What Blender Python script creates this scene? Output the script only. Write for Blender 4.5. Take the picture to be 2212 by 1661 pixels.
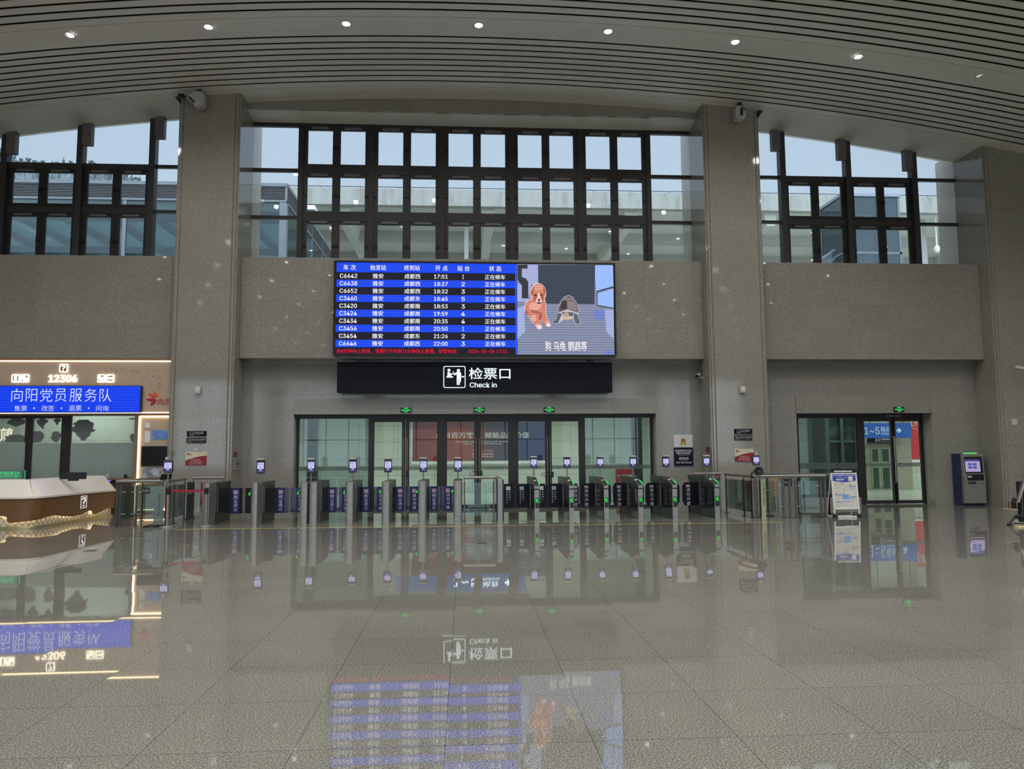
# A railway-station waiting hall: ticket gates, departure board, glazed back wall, slatted vault.
import bpy, bmesh, math, random
from mathutils import Vector, Matrix
random.seed(7)
for o in list(bpy.data.objects): bpy.data.objects.remove(o)
SC = bpy.context.scene
COL = SC.collection

# ------------------------------------------------------------------ camera, world, exposure
W, H, F, EYE = 2212.0, 1661.0, 1620.0, 1.6
_n = lambda v: Vector(v).normalized()
_yd = _n((1005 - W/2, -(978 - H/2), -F))                 # into the hall (+Y), in camera axes
_zd = Vector((1000 - W/2, H/2 + 16900, -F)); _zd = _n(_zd - _yd*(_zd.dot(_yd)))
_xd = _yd.cross(_zd).normalized()
ROT = Matrix((( _xd.x, _xd.y, _xd.z), (_yd.x, _yd.y, _yd.z), (_zd.x, _zd.y, _zd.z)))   # camera axes -> world
cam_data = bpy.data.cameras.new('camera'); cam = bpy.data.objects.new('camera', cam_data)
COL.objects.link(cam); SC.camera = cam
cam_data.sensor_width = 36.0; cam_data.lens = 36.0*F/W; cam_data.clip_end = 600
cam.matrix_world = Matrix.Translation((0, 0, EYE)) @ ROT.to_4x4()
SC.view_settings.view_transform = 'Standard'; SC.view_settings.look = 'None'
SC.view_settings.gamma = 1.0; SC.view_settings.use_curve_mapping = False
SC.view_settings.exposure = 0.0
SC.cycles.max_bounces = 8; SC.cycles.diffuse_bounces = 4; SC.cycles.glossy_bounces = 4
SC.cycles.transparent_max_bounces = 16; SC.cycles.caustics_reflective = False; SC.cycles.caustics_refractive = False
SC.cycles.sample_clamp_indirect = 4.0

def P(px, py, Y):
    """World point at depth Y seen at pixel (px, py) of the photograph: how the photo was measured."""
    d = ROT @ Vector(((px - W/2)/F, -(py - H/2)/F, -1.0)); t = Y/d.y
    return Vector((d.x*t, Y, EYE + d.z*t))
def R(px0, py0, px1, py1, Y):
    """x0, x1, z0, z1 of an upright rectangle at depth Y (py0 above py1)."""
    a, b, c, d = P(px0, py0, Y), P(px1, py0, Y), P(px0, py1, Y), P(px1, py1, Y)
    return (a.x+c.x)/2, (b.x+d.x)/2, (c.z+d.z)/2, (a.z+b.z)/2

world = bpy.data.worlds.new('overcast_sky'); SC.world = world; world.use_nodes = True
nt = world.node_tree; nt.nodes.clear()
tc = nt.nodes.new('ShaderNodeTexCoord'); sp = nt.nodes.new('ShaderNodeSeparateXYZ')
rmp = nt.nodes.new('ShaderNodeValToRGB'); bg = nt.nodes.new('ShaderNodeBackground'); wo = nt.nodes.new('ShaderNodeOutputWorld')
nt.links.new(tc.outputs['Generated'], sp.inputs[0]); nt.links.new(sp.outputs['Z'], rmp.inputs[0])
fwd = nt.nodes.new('ShaderNodeMapRange'); fwd.interpolation_type = 'SMOOTHSTEP'     # sky brightened behind the camera, added to light the hall
fwd.inputs[1].default_value = .35; fwd.inputs[2].default_value = -.45; fwd.inputs[3].default_value = 1.0; fwd.inputs[4].default_value = 3.0
nt.links.new(sp.outputs['Y'], fwd.inputs[0])
e = rmp.color_ramp.elements
e[0].position = 0.0; e[0].color = (.60, .72, .82, 1)
e[1].position = 1.0; e[1].color = (2.0, 2.2, 2.4, 1)
m_ = e.new(.42); m_.color = (.53, .67, .84, 1)
m_ = e.new(.25); m_.color = (.58, .72, .86, 1)
nt.links.new(rmp.outputs[0], bg.inputs[0]); nt.links.new(fwd.outputs[0], bg.inputs[1])
nt.links.new(bg.outputs[0], wo.inputs[0])

LAMP_W = 165.0          # watts of each ceiling downlight
# ------------------------------------------------------------------ colour and materials
def lin(c): c /= 255.0; return c/12.92 if c <= .04045 else ((c+.055)/1.055)**2.4
def C(r, g, b): return (lin(r), lin(g), lin(b), 1)
def A(r, g, b, k=2.5): return tuple(min(.88, lin(c)*k) for c in (r, g, b)) + (1,)

def base_mat(name):
    m = bpy.data.materials.new(name); m.use_nodes = True
    t = m.node_tree; bs = t.nodes['Principled BSDF']
    return m, t, bs
def noise(t, scale, detail=2, rough=.5, vec=None):
    n = t.nodes.new('ShaderNodeTexNoise'); n.inputs['Scale'].default_value = scale
    n.inputs['Detail'].default_value = detail; n.inputs['Roughness'].default_value = rough
    if vec is None:
        g = t.nodes.new('ShaderNodeNewGeometry'); vec = g.outputs['Position']
    t.links.new(vec, n.inputs['Vector'])
    return n
def ramp(t, fac, stops):
    r = t.nodes.new('ShaderNodeValToRGB'); t.links.new(fac, r.inputs[0])
    el = r.color_ramp.elements
    el[0].position, el[0].color = stops[0]; el[1].position, el[1].color = stops[-1]
    for p, c in stops[1:-1]: x = el.new(p); x.color = c
    return r
def mul(c, k): return (min(c[0]*k, 1), min(c[1]*k, 1), min(c[2]*k, 1), 1)
def M(name, col, rough=.5, metal=0.0, emit=0.0, var=.08, scale=9.0, ior=1.5, spec=.5):
    """Plain surface with a faint noise in its tone; emit > 0 makes it a lit surface."""
    m, t, bs = base_mat(name)
    n = noise(t, scale)
    r = ramp(t, n.outputs['Fac'], [(.3, mul(col, 1-var)), (.7, mul(col, 1+var))])
    t.links.new(r.outputs[0], bs.inputs['Base Color'])
    bs.inputs['Roughness'].default_value = rough; bs.inputs['Metallic'].default_value = metal
    bs.inputs['IOR'].default_value = ior; bs.inputs['Specular IOR Level'].default_value = spec
    if emit:
        t.links.new(r.outputs[0], bs.inputs['Emission Color']); bs.inputs['Emission Strength'].default_value = emit
    return m
def L(name, col, strength=1.0, scan=0.0):
    """A lit surface (LED pixels, lamp lens, backlit film). scan adds the LED panel's bright pixel rows."""
    m, t, bs = base_mat(name)
    bs.inputs['Base Color'].default_value = (.01, .01, .012, 1); bs.inputs['Roughness'].default_value = .5
    bs.inputs['Specular IOR Level'].default_value = .2
    if scan:
        g = t.nodes.new('ShaderNodeNewGeometry'); s = t.nodes.new('ShaderNodeSeparateXYZ')
        t.links.new(g.outputs['Position'], s.inputs[0])
        k = t.nodes.new('ShaderNodeMath'); k.operation = 'MULTIPLY'; k.inputs[1].default_value = 1/.0705
        t.links.new(s.outputs['Z'], k.inputs[0])
        fr = t.nodes.new('ShaderNodeMath'); fr.operation = 'FRACT'; t.links.new(k.outputs[0], fr.inputs[0])
        r = ramp(t, fr.outputs[0], [(.0, col), (.55, col), (.72, tuple(min(1, c+scan) for c in col[:3])+(1,)), (.9, col)])
        t.links.new(r.outputs[0], bs.inputs['Emission Color'])
    else:
        n = noise(t, 4.0); r = ramp(t, n.outputs['Fac'], [(.3, mul(col, .97)), (.7, col)])
        t.links.new(r.outputs[0], bs.inputs['Emission Color'])
    bs.inputs['Emission Strength'].default_value = strength
    return m
def G(name, tint=(.9, .95, .95, 1), refl=1.0, body=0.0, bodycol=(.5, .6, .58, 1)):
    """Window glass: see-through with Fresnel reflection; body > 0 adds a frosted or tinted share."""
    m = bpy.data.materials.new(name); m.use_nodes = True; t = m.node_tree; t.nodes.clear()
    o = t.nodes.new('ShaderNodeOutputMaterial'); tr = t.nodes.new('ShaderNodeBsdfTransparent'); tr.inputs[0].default_value = tint
    gl = t.nodes.new('ShaderNodeBsdfGlossy'); gl.inputs['Roughness'].default_value = .01; gl.inputs[0].default_value = (.95, .97, 1, 1)
    fr = t.nodes.new('ShaderNodeFresnel'); fr.inputs[0].default_value = 1.5
    k = t.nodes.new('ShaderNodeMath'); k.operation = 'MULTIPLY'; k.inputs[1].default_value = 1.7*refl; k.use_clamp = True
    t.links.new(fr.outputs[0], k.inputs[0])
    mx = t.nodes.new('ShaderNodeMixShader'); t.links.new(k.outputs[0], mx.inputs[0])
    src = tr.outputs[0]
    if body:
        df = t.nodes.new('ShaderNodeBsdfDiffuse'); df.inputs[0].default_value = bodycol
        tl = t.nodes.new('ShaderNodeBsdfTranslucent'); tl.inputs[0].default_value = bodycol
        a = t.nodes.new('ShaderNodeMixShader'); a.inputs[0].default_value = .5
        t.links.new(df.outputs[0], a.inputs[1]); t.links.new(tl.outputs[0], a.inputs[2])
        n = noise(t, 3.0); r = ramp(t, n.outputs['Fac'], [(.2, (body*.94,)*3+(1,)), (.8, (min(1, body*1.03),)*3+(1,))])
        b = t.nodes.new('ShaderNodeMixShader'); t.links.new(r.outputs[0], b.inputs[0])
        t.links.new(tr.outputs[0], b.inputs[1]); t.links.new(a.outputs[0], b.inputs[2]); src = b.outputs[0]
    t.links.new(src, mx.inputs[1]); t.links.new(gl.outputs[0], mx.inputs[2]); t.links.new(mx.outputs[0], o.inputs[0])
    return m
def joint_mask(t, axes, size, off, wid):
    """1 on the joints of a grid on two world axes."""
    g = t.nodes.new('ShaderNodeNewGeometry'); s = t.nodes.new('ShaderNodeSeparateXYZ')
    t.links.new(g.outputs['Position'], s.inputs[0]); outs = []
    def mth(op, a, b=None):
        n = t.nodes.new('ShaderNodeMath'); n.operation = op
        for i, x in enumerate((a, b)):
            if x is None: continue
            if isinstance(x, (int, float)): n.inputs[i].default_value = x
            else: t.links.new(x, n.inputs[i])
        return n.outputs[0]
    cells = []
    for ax, sz, of in zip(axes, size, off):
        q = mth('DIVIDE', mth('SUBTRACT', s.outputs[ax], of), sz)
        cells.append(mth('FLOOR', q))
        d = mth('MULTIPLY', mth('ABSOLUTE', mth('SUBTRACT', mth('FRACT', mth('ADD', q, .5)), .5)), sz)
        outs.append(mth('LESS_THAN', d, wid/2))
    return mth('MAXIMUM', outs[0], outs[1]), cells, mth
def granite(name, stops, scale=60, rough=.12, axes=None, size=(1, 1), off=(0, 0), wid=.006, jointk=.55, big=.06, tilt=0.0, ior=1.5):
    m, t, bs = base_mat(name)
    n = noise(t, scale, 3, .65); col = ramp(t, n.outputs['Fac'], stops).outputs[0]
    n2 = noise(t, .9, 3); r2 = ramp(t, n2.outputs['Fac'], [(.25, (1-big,)*3+(1,)), (.75, (1, 1, 1, 1))])
    x = t.nodes.new('ShaderNodeMix'); x.data_type = 'RGBA'; x.blend_type = 'MULTIPLY'; x.inputs[0].default_value = 1
    t.links.new(col, x.inputs[6]); t.links.new(r2.outputs[0], x.inputs[7]); col = x.outputs[2]
    if axes:
        jm, cells, mth = joint_mask(t, axes, size, off, wid)
        wn = t.nodes.new('ShaderNodeTexWhiteNoise'); wn.noise_dimensions = '2D'
        cb = t.nodes.new('ShaderNodeCombineXYZ'); t.links.new(cells[0], cb.inputs[0]); t.links.new(cells[1], cb.inputs[1])
        t.links.new(cb.outputs[0], wn.inputs['Vector'])
        rt = ramp(t, wn.outputs['Value'], [(0, (.93, .93, .93, 1)), (1, (1, 1, 1, 1))])
        y = t.nodes.new('ShaderNodeMix'); y.data_type = 'RGBA'; y.blend_type = 'MULTIPLY'; y.inputs[0].default_value = 1
        t.links.new(col, y.inputs[6]); t.links.new(rt.outputs[0], y.inputs[7])
        z = t.nodes.new('ShaderNodeMix'); z.data_type = 'RGBA'; z.blend_type = 'MULTIPLY'
        t.links.new(mth('MULTIPLY', jm, jointk), z.inputs[0]); t.links.new(y.outputs[2], z.inputs[6]); z.inputs[7].default_value = (.1, .1, .1, 1)
        col = z.outputs[2]
        if tilt:                                   # each laid slab leans a hair's breadth its own way
            sb = t.nodes.new('ShaderNodeVectorMath'); sb.operation = 'SUBTRACT'; sb.inputs[1].default_value = (.5, .5, .5)
            t.links.new(wn.outputs['Color'], sb.inputs[0])
            sc = t.nodes.new('ShaderNodeVectorMath'); sc.operation = 'MULTIPLY'; sc.inputs[1].default_value = (tilt, tilt, 0)
            t.links.new(sb.outputs[0], sc.inputs[0])
            gn = t.nodes.new('ShaderNodeNewGeometry')
            ad = t.nodes.new('ShaderNodeVectorMath'); ad.operation = 'ADD'; t.links.new(gn.outputs['Normal'], ad.inputs[0]); t.links.new(sc.outputs[0], ad.inputs[1])
            nm = t.nodes.new('ShaderNodeVectorMath'); nm.operation = 'NORMALIZE'; t.links.new(ad.outputs[0], nm.inputs[0])
            t.links.new(nm.outputs[0], bs.inputs['Normal'])
    t.links.new(col, bs.inputs['Base Color'])
    bs.inputs['Roughness'].default_value = rough; bs.inputs['IOR'].default_value = ior
    return m

# ------------------------------------------------------------------ geometry
INV = {}
class MB:
    """Collects shapes in world coordinates and links them as ONE mesh object."""
    def __init__(s): s.v = []; s.f = []
    def add(s, vs, fs):
        b = len(s.v); s.v += [tuple(q) for q in vs]; s.f += [tuple(b+i for i in f) for f in fs]; return s
    def box(s, x0, x1, y0, y1, z0, z1):
        return s.add([(x, y, z) for z in (z0, z1) for y in (y0, y1) for x in (x0, x1)],
                     [(0, 2, 3, 1), (4, 5, 7, 6), (0, 1, 5, 4), (2, 6, 7, 3), (0, 4, 6, 2), (1, 3, 7, 5)])
    def prism(s, pts, a, b, axis):
        k = len(pts)
        mk = {'y': lambda p, d: (p[0], d, p[1]), 'x': lambda p, d: (d, p[0], p[1]), 'z': lambda p, d: (p[0], p[1], d)}[axis]
        return s.add([mk(p, a) for p in pts] + [mk(p, b) for p in pts],
                     [tuple(range(k)), tuple(range(2*k-1, k-1, -1))] + [(i, (i+1) % k, k+(i+1) % k, k+i) for i in range(k)])
    def poly(s, pts): return s.add(pts, [tuple(range(len(pts)))])
    def rect(s, x0, x1, z0, z1, Y): return s.poly([(x0, Y, z0), (x1, Y, z0), (x1, Y, z1), (x0, Y, z1)])
    def path(s, pts, r, n=10, close=False):
        pts = [Vector(p) for p in pts]; rings = []; up = None
        for i, p in enumerate(pts):
            a = pts[i-1] if (i or close) else p; b = pts[(i+1) % len(pts)] if (i < len(pts)-1 or close) else p
            d = (b-a).normalized()
            if up is None: up = Vector((0, 0, 1)) if abs(d.z) < .9 else Vector((1, 0, 0))
            u = (up - d*up.dot(d)).normalized(); w = d.cross(u); up = u
            rr = r[i] if isinstance(r, (list, tuple)) else r
            rings.append([p + (u*math.cos(2*math.pi*k/n) + w*math.sin(2*math.pi*k/n))*rr for k in range(n)])
        vs = [q for g in rings for q in g]; fs = []; m = len(rings)
        for i in range(m if close else m-1):
            j = (i+1) % m
            fs += [(i*n+k, i*n+(k+1) % n, j*n+(k+1) % n, j*n+k) for k in range(n)]
        if not close: fs += [tuple(range(n-1, -1, -1)), tuple(range((m-1)*n, m*n))]
        return s.add(vs, fs)
    def tube(s, a, b, r, n=10, r1=None): return s.path([a, b], [r, r if r1 is None else r1], n)
    def lathe(s, prof, c, n=20, axis='z', cap=True):
        vs = []; c = Vector(c)
        for (r, h) in prof:
            for k in range(n):
                a = 2*math.pi*k/n; q = (r*math.cos(a), r*math.sin(a), h)
                if axis == 'y': q = (q[0], q[2], q[1])
                if axis == 'x': q = (q[2], q[0], q[1])
                vs.append(c + Vector(q))
        m = len(prof)
        fs = [(i*n+k, i*n+(k+1) % n, (i+1)*n+(k+1) % n, (i+1)*n+k) for i in range(m-1) for k in range(n)]
        if cap: fs += [tuple(range(n)), tuple(range((m-1)*n, m*n))]
        return s.add(vs, fs)
    def ball(s, c, r, sx=1, sy=1, sz=1, n=12):
        c = Vector(c); vs = []; m = n//2
        for i in range(1, m):
            ph = math.pi*i/m
            for k in range(n):
                a = 2*math.pi*k/n; vs.append(c + Vector((r*sx*math.sin(ph)*math.cos(a), r*sy*math.sin(ph)*math.sin(a), r*sz*math.cos(ph))))
        vs += [c+Vector((0, 0, r*sz)), c-Vector((0, 0, r*sz))]; t, b = len(vs)-2, len(vs)-1
        fs = [(i*n+k, i*n+(k+1) % n, (i+1)*n+(k+1) % n, (i+1)*n+k) for i in range(m-2) for k in range(n)]
        fs += [(t, (k+1) % n, k) for k in range(n)] + [(b, (m-2)*n+k, (m-2)*n+(k+1) % n) for k in range(n)]
        return s.add(vs, fs)
    def xf(s, mat): s.v = [tuple(mat @ Vector(q)) for q in s.v]; return s
    def mesh(s, name, inv=None):
        me = bpy.data.meshes.new(name)
        me.from_pydata([tuple(inv @ Vector(q)) for q in s.v] if inv else s.v, [], s.f); me.update()
        bm = bmesh.new(); bm.from_mesh(me); bmesh.ops.recalc_face_normals(bm, faces=bm.faces); bm.to_mesh(me); bm.free()
        return me
    def build(s, name, mat, parent=None, smooth=False, bevel=0.0, local=False, label=None):
        inv = None if (parent is None or local) else INV.get(parent.name)
        me = s.mesh(name, inv); me.materials.append(mat)
        o = bpy.data.objects.new(name, me); COL.objects.link(o)
        if parent is not None: o.parent = parent; INV[o.name] = INV.get(parent.name)
        if smooth:
            for p in me.polygons: p.use_smooth = True
            try: me.set_sharp_from_angle(angle=math.radians(40))
            except Exception: pass
        if bevel:
            b = o.modifiers.new('bevel', 'BEVEL'); b.width = bevel; b.segments = 2; b.limit_method = 'ANGLE'; b.angle_limit = math.radians(50)
        if label: o['label'] = label
        return o
def tag(o, label, cat, group=None, kind=None):
    o['label'] = label; o['category'] = cat
    if group: o['group'] = group
    if kind: o['kind'] = kind
    return o
def thing(name, label, cat, loc=(0, 0, 0), rotz=0.0, group=None):
    o = bpy.data.objects.new(name, None); COL.objects.link(o); o.empty_display_size = .2
    o.location = loc; o.rotation_euler = (0, 0, rotz)
    INV[o.name] = (Matrix.Translation(loc) @ Matrix.Rotation(rotz, 4, 'Z')).inverted()
    return tag(o, label, cat, group)
def struct(o): o['kind'] = 'structure'; return o
def area_lamp(parent, loc, sx, sy, watts, col):
    """The light given by an added ceiling fitting; it faces down from the fitting's lens."""
    ld = bpy.data.lights.new('fitting_lamp', 'AREA'); ld.shape = 'RECTANGLE'; ld.size = sx; ld.size_y = sy; ld.energy = watts; ld.color = col
    lo = bpy.data.objects.new('lamp', ld); COL.objects.link(lo); lo.parent = parent; lo.location = Vector(loc)-parent.location
def copy_tree(o, loc=None, label=None):
    c = o.copy(); COL.objects.link(c); INV[c.name] = INV.get(o.name)
    if loc is not None: c.location = loc
    if label: c['label'] = label
    for ch in list(o.children):
        d = copy_tree(ch); d.parent = c; d.matrix_parent_inverse = ch.matrix_parent_inverse.copy()
    return c

# lettering: real outlines of the built-in font, fitted into a given box
TS = bpy.data.scenes.new('lettering_scratch'); _gc = {}
try: SANS = bpy.data.fonts.load(bpy.utils.system_resource('DATAFILES', path='fonts') + '/Inter.woff2')   # Blender's own bundled sans
except Exception: SANS = None
def glyphs(s, bold, space):
    if not s.isascii(): bold = min(bold, .008)        # dense characters fill in when grown further
    key = (s, bold, space)
    if key not in _gc:
        cv = bpy.data.curves.new('t', 'FONT'); cv.body = s; cv.resolution_u = 3; cv.offset = bold; cv.space_line = space
        if SANS and s.isascii(): cv.font = SANS
        cv.align_x = 'CENTER' if '\n' in s else 'LEFT'
        ob = bpy.data.objects.new('t', cv); TS.collection.objects.link(ob); vl = TS.view_layers[0]; vl.update()
        me = bpy.data.meshes.new_from_object(ob.evaluated_get(vl.depsgraph))
        _gc[key] = ([tuple(v.co) for v in me.vertices], [tuple(p.vertices) for p in me.polygons])
        bpy.data.objects.remove(ob); bpy.data.curves.remove(cv); bpy.data.meshes.remove(me)
    return _gc[key]
class TX(MB):
    """Lettering. fit() stretches a string into a box on the upright plane Y (or on a frame origin/u/v)."""
    def fit(s, text, box, Y, bold=.0, space=1.0, frame=None, keep=False, mirror=False):
        heavy = bold if (text.isascii() and SANS) else 0.0
        vs, fs = glyphs(text, 0.0 if heavy else bold, space)
        if not vs: return s
        a0, a1 = min(v[0] for v in vs), max(v[0] for v in vs); b0, b1 = min(v[1] for v in vs), max(v[1] for v in vs)
        x0, x1, z0, z1 = box; kx, kz = (x1-x0)/(a1-a0+1e-9), (z1-z0)/(b1-b0+1e-9)
        if keep: kx = kz = min(kx, kz)
        out = []
        for v in vs:
            u = (x0+x1)/2 + (v[0]-(a0+a1)/2)*kx*(-1 if mirror else 1); w = (z0+z1)/2 + (v[1]-(b0+b1)/2)*kz
            out.append((u, Y, w) if frame is None else tuple(frame[0] + frame[1]*u + frame[2]*w))
        if heavy > 0:                                    # heavier latin strokes: the outlines again, a hair to each side
            du = heavy*kx*1.3; ax = frame[1] if frame else Vector((1, 0, 0)); nn = frame[1].cross(frame[2]) if frame else Vector((0, -1, 0))
            for q, e_ in ((-1, .0004), (1, .0008)): s.add([tuple(Vector(v)+ax*du*q+nn*e_) for v in out], fs)
        return s.add(out, fs)
    def px(s, text, a, b, c, d, Y, **k): return s.fit(text, R(a, b, c, d, Y), Y, **k)
    def mesh(s, name, inv=None):
        me = bpy.data.meshes.new(name)
        me.from_pydata([tuple(inv @ Vector(q)) for q in s.v] if inv else s.v, [], s.f); me.update(); return me
def rrect(x0, x1, z0, z1, r, n=4):
    pts = []
    for cx, cz, a0 in ((x1-r, z1-r, 0), (x0+r, z1-r, 90), (x0+r, z0+r, 180), (x1-r, z0+r, 270)):
        for k in range(n+1): a = math.radians(a0+90*k/n); pts.append((cx+r*math.cos(a), cz+r*math.sin(a)))
    return pts
def ring_frame(mb, x0, x1, z0, z1, y0, y1, w):
    mb.box(x0, x1, y0, y1, z0, z0+w); mb.box(x0, x1, y0, y1, z1-w, z1)
    mb.box(x0, x0+w, y0, y1, z0+w, z1-w); mb.box(x1-w, x1, y0, y1, z0+w, z1-w)
    return mb

# ------------------------------------------------------------------ the materials
m_wall = granite('grey_granite_cladding', [(.30, A(60, 58, 54, 3.2)), (.46, A(87, 84, 79, 3.2)), (.60, A(97, 94, 89, 3.2)), (.75, A(120, 117, 111, 3.2))], 48, .08, (0, 2), (1.2, .85), (.35, .02), .008, .25)
m_pillar = granite('grey_granite_pillar', [(.30, A(61, 59, 54, 3.2)), (.46, A(89, 86, 80, 3.2)), (.60, A(99, 96, 90, 3.2)), (.75, A(122, 118, 112, 3.2))], 48, .06, (2, 2), (.85, .85), (.02, .02), .007, .22, ior=1.55)
m_beam = granite('polished_granite_beam', [(.30, A(60, 58, 54, 3.2)), (.46, A(87, 84, 79, 3.2)), (.60, A(97, 94, 89, 3.2)), (.75, A(120, 117, 111, 3.2))], 48, .035, (0, 2), (1.2, .71), (.35, .14), .008, .25)
m_floor = granite('polished_granite_floor', [(.30, A(44, 43, 39, 1.75)), (.44, A(92, 91, 85, 1.75)), (.58, A(120, 119, 111, 1.75)), (.72, A(172, 171, 161, 1.75))], 92, .022, (0, 1), (.82, .82), (-.11, .19), .0045, .7, .14, tilt=.007, ior=1.66)
m_corr_floor = granite('pale_corridor_paving', [(.3, (.36, .38, .35, 1)), (.7, (.52, .54, .50, 1))], 40, .2, (0, 1), (.8, .8), (0, 0), .006, .4)
m_corr_wall = granite('cream_granite_wall', [(.30, (.42, .45, .38, 1)), (.5, (.58, .62, .54, 1)), (.7, (.68, .71, .63, 1))], 30, .25, (0, 2), (1.5, .66), (.3, .05), .012, .6)
m_panel = M('white_ceiling_panel', A(110, 109, 105, 4.9), .55, var=.03, scale=1.2)
m_slat = M('white_metal_ceiling_slat', A(110, 109, 105, 5.0), .5, var=.03, scale=1.5)
m_void = M('dark_ceiling_void', (.02, .018, .017, 1), .9)
m_dark = M('dark_bronze_window_frame', (.030, .028, .028, 1), .42, .2)
m_grey_frame = M('grey_window_frame', (.055, .055, .058, 1), .4, .3)
m_glass = G('clear_window_glass', (.97, .985, .99, 1), .55)
m_dglass = G('greenish_door_glass', (.83, .87, .82, 1), .22)
m_sideglass = G('tinted_side_glass', (.58, .65, .62, 1), .6)
m_railglass = G('greenish_rail_glass', (.78, .86, .82, 1), .5)
m_steel = M('brushed_stainless_steel', (.34, .325, .305, 1), .38, .65, var=.12, scale=18)
m_steel_dk = M('darker_stainless_steel', (.12, .115, .108, 1), .38, .9, var=.12, scale=14)
m_black = M('black_plastic', (.012, .012, .013, 1), .35)
m_black_gloss = M('black_glossy_panel', (.010, .010, .012, 1), .12)
m_charcoal = M('charcoal_metal', (.045, .045, .048, 1), .35, .4)
m_white = M('white_plastic', (.72, .71, .68, 1), .4)
m_offwhite = M('off_white_plastic', (.52, .51, .48, 1), .5)

# ================================================================== the setting
HX, YB = 26.0, -24.0                       # half width of the hall, rear facade
arch = lambda x: 11.82 - .00597*(x-.3)**2  # profile of the vault
PF, BF, WF, GY, DY = 20.4, 20.87, 21.4, 21.75, 21.9    # pillar front, beam front, lower wall, upper glass, door glass
struct(MB().box(-HX, HX, YB, DY+.1, -.2, 0).build('floor', m_floor))
m_yellow = M('yellow_floor_tape', A(150, 140, 70), .4)
a, b = P(376, 1143.8, 16.7), P(1690, 1127.6, 16.7)
struct(MB().box(a.x, b.x, 16.69, 16.72, 0, .002).build('trim_1', m_yellow))

# vaulted ceiling: dark void, slats and plain bands running across the hall
XS = [-HX + 2*HX*i/64 for i in range(65)]
def strip(mb, y0, y1, dz0, dz1):
    """A slat bent to the vault, between depths y0 and y1, from arch+dz0 up to arch+dz1."""
    vs = []; n = len(XS)
    for x in XS:
        z = arch(x); vs += [(x, y0, z+dz0), (x, y1, z+dz0), (x, y1, z+dz1), (x, y0, z+dz1)]
    fs = [tuple(4*i+a for a in (0, 1, 2, 3)) for i in (0, n-1)]
    for i in range(n-1):
        for k in range(4): fs.append((4*i+k, 4*i+(k+1) % 4, 4*i+4+(k+1) % 4, 4*i+4+k))
    mb.add(vs, fs)
mb = MB(); strip(mb, YB, GY+.3, .42, .5)
ceil = struct(mb.build('ceiling', m_void))
tops = [20.212, 19.93, 19.65, 19.368, 19.085, 18.804, 18.525, 18.255, 17.987, 17.709]
slats, bands, rows = MB(), MB(), []
PER = 20.212 - 16.863
for k in range(14):
    o = k*PER
    if tops[0]-o < YB+4: break
    for i, t in enumerate(tops):
        nxt = tops[i+1] if i < 9 else 17.471
        strip(slats, nxt-o+(.0 if i == 9 else .044), t-o-(.008 if i == 0 else .044), 0, .018)
    strip(bands, 16.863-o+.012, 17.471-o-.004, 0, .022); rows.append(17.15-o)
slats.build('slats', m_slat, ceil, smooth=True); bands.build('downlight_bands', m_panel, ceil, smooth=True)
mb = MB(); strip(mb, 20.212+.012, GY+.06, 0, .11)
mb.build('edge_panel', m_panel, ceil, smooth=True)

# pillars with a rebate at each corner
def pillar(name, x0, x1, y1=22.6):
    g, d = .11, .05
    pts = [(x0+d, PF), (x0+g, PF), (x0+g+.02, PF+.03), (x0+g+.04, PF), (x1-g-.04, PF), (x1-g-.02, PF+.03), (x1-g, PF), (x1-d, PF),
           (x1-d, PF+.05), (x1, PF+.05), (x1, y1), (x0, y1), (x0, PF+.05), (x0+d, PF+.05)]
    return struct(MB().prism(pts, 0, max(arch(x0), arch(x1))+.3, 'z').build(name, m_pillar))
PL, PR, P3 = (-7.86, -6.2), (6.81, 8.46), (15.15, 16.8)
pillar('pillar_left', *PL); pillar('pillar_right', *PR); pillar('pillar_far_right', *P3); pillar('pillar_far_left', -16.2, -14.55)
# spandrel beams between the pillars, wall under them
BZ0, BZ1 = 4.222, 7.062
spans = ((-14.55, PL[0]), (PL[1], PR[0]), (PR[1], P3[0]))
for i, (x0, x1) in enumerate(spans):
    struct(MB().box(x0, x1, BF, GY+.35, BZ0, BZ1).build('beam_%d' % (i+1), m_beam, bevel=.012))
DC = (-4.80, 5.50, 2.70); DR = (9.68, 13.78, 2.69)      # door openings: x0, x1, head
mb = MB()
mb.box(PL[1], DC[0], WF, DY+.08, 0, BZ0); mb.box(DC[1], PR[0], WF, DY+.08, 0, BZ0); mb.box(DC[0], DC[1], WF, DY+.08, DC[2], BZ0)
mb.box(PR[1], DR[0], WF, DY+.08, 0, BZ0); mb.box(DR[1], P3[0], WF, DY+.08, 0, BZ0); mb.box(DR[0], DR[1], WF, DY+.08, DR[2], BZ0)
wall = struct(mb.build('wall_back', m_wall))
m_band = granite('plain_stone_fascia', [(.30, A(65, 62, 57, 3.2)), (.5, A(89, 86, 79, 3.2)), (.72, A(101, 97, 90, 3.2))], 70, .2, (0, 2), (1.9, 5), (.4, 0), .008, .35)
MB().box(DC[0]-.02, DC[1]+.02, WF-.035, WF+.01, DC[2], 3.14).build('door_head_fascia', m_band, wall)
MB().box(DR[0]-.02, DR[1]+.02, WF-.035, WF+.01, DR[2], 3.2).build('door_head_fascia', m_band, wall)
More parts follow.
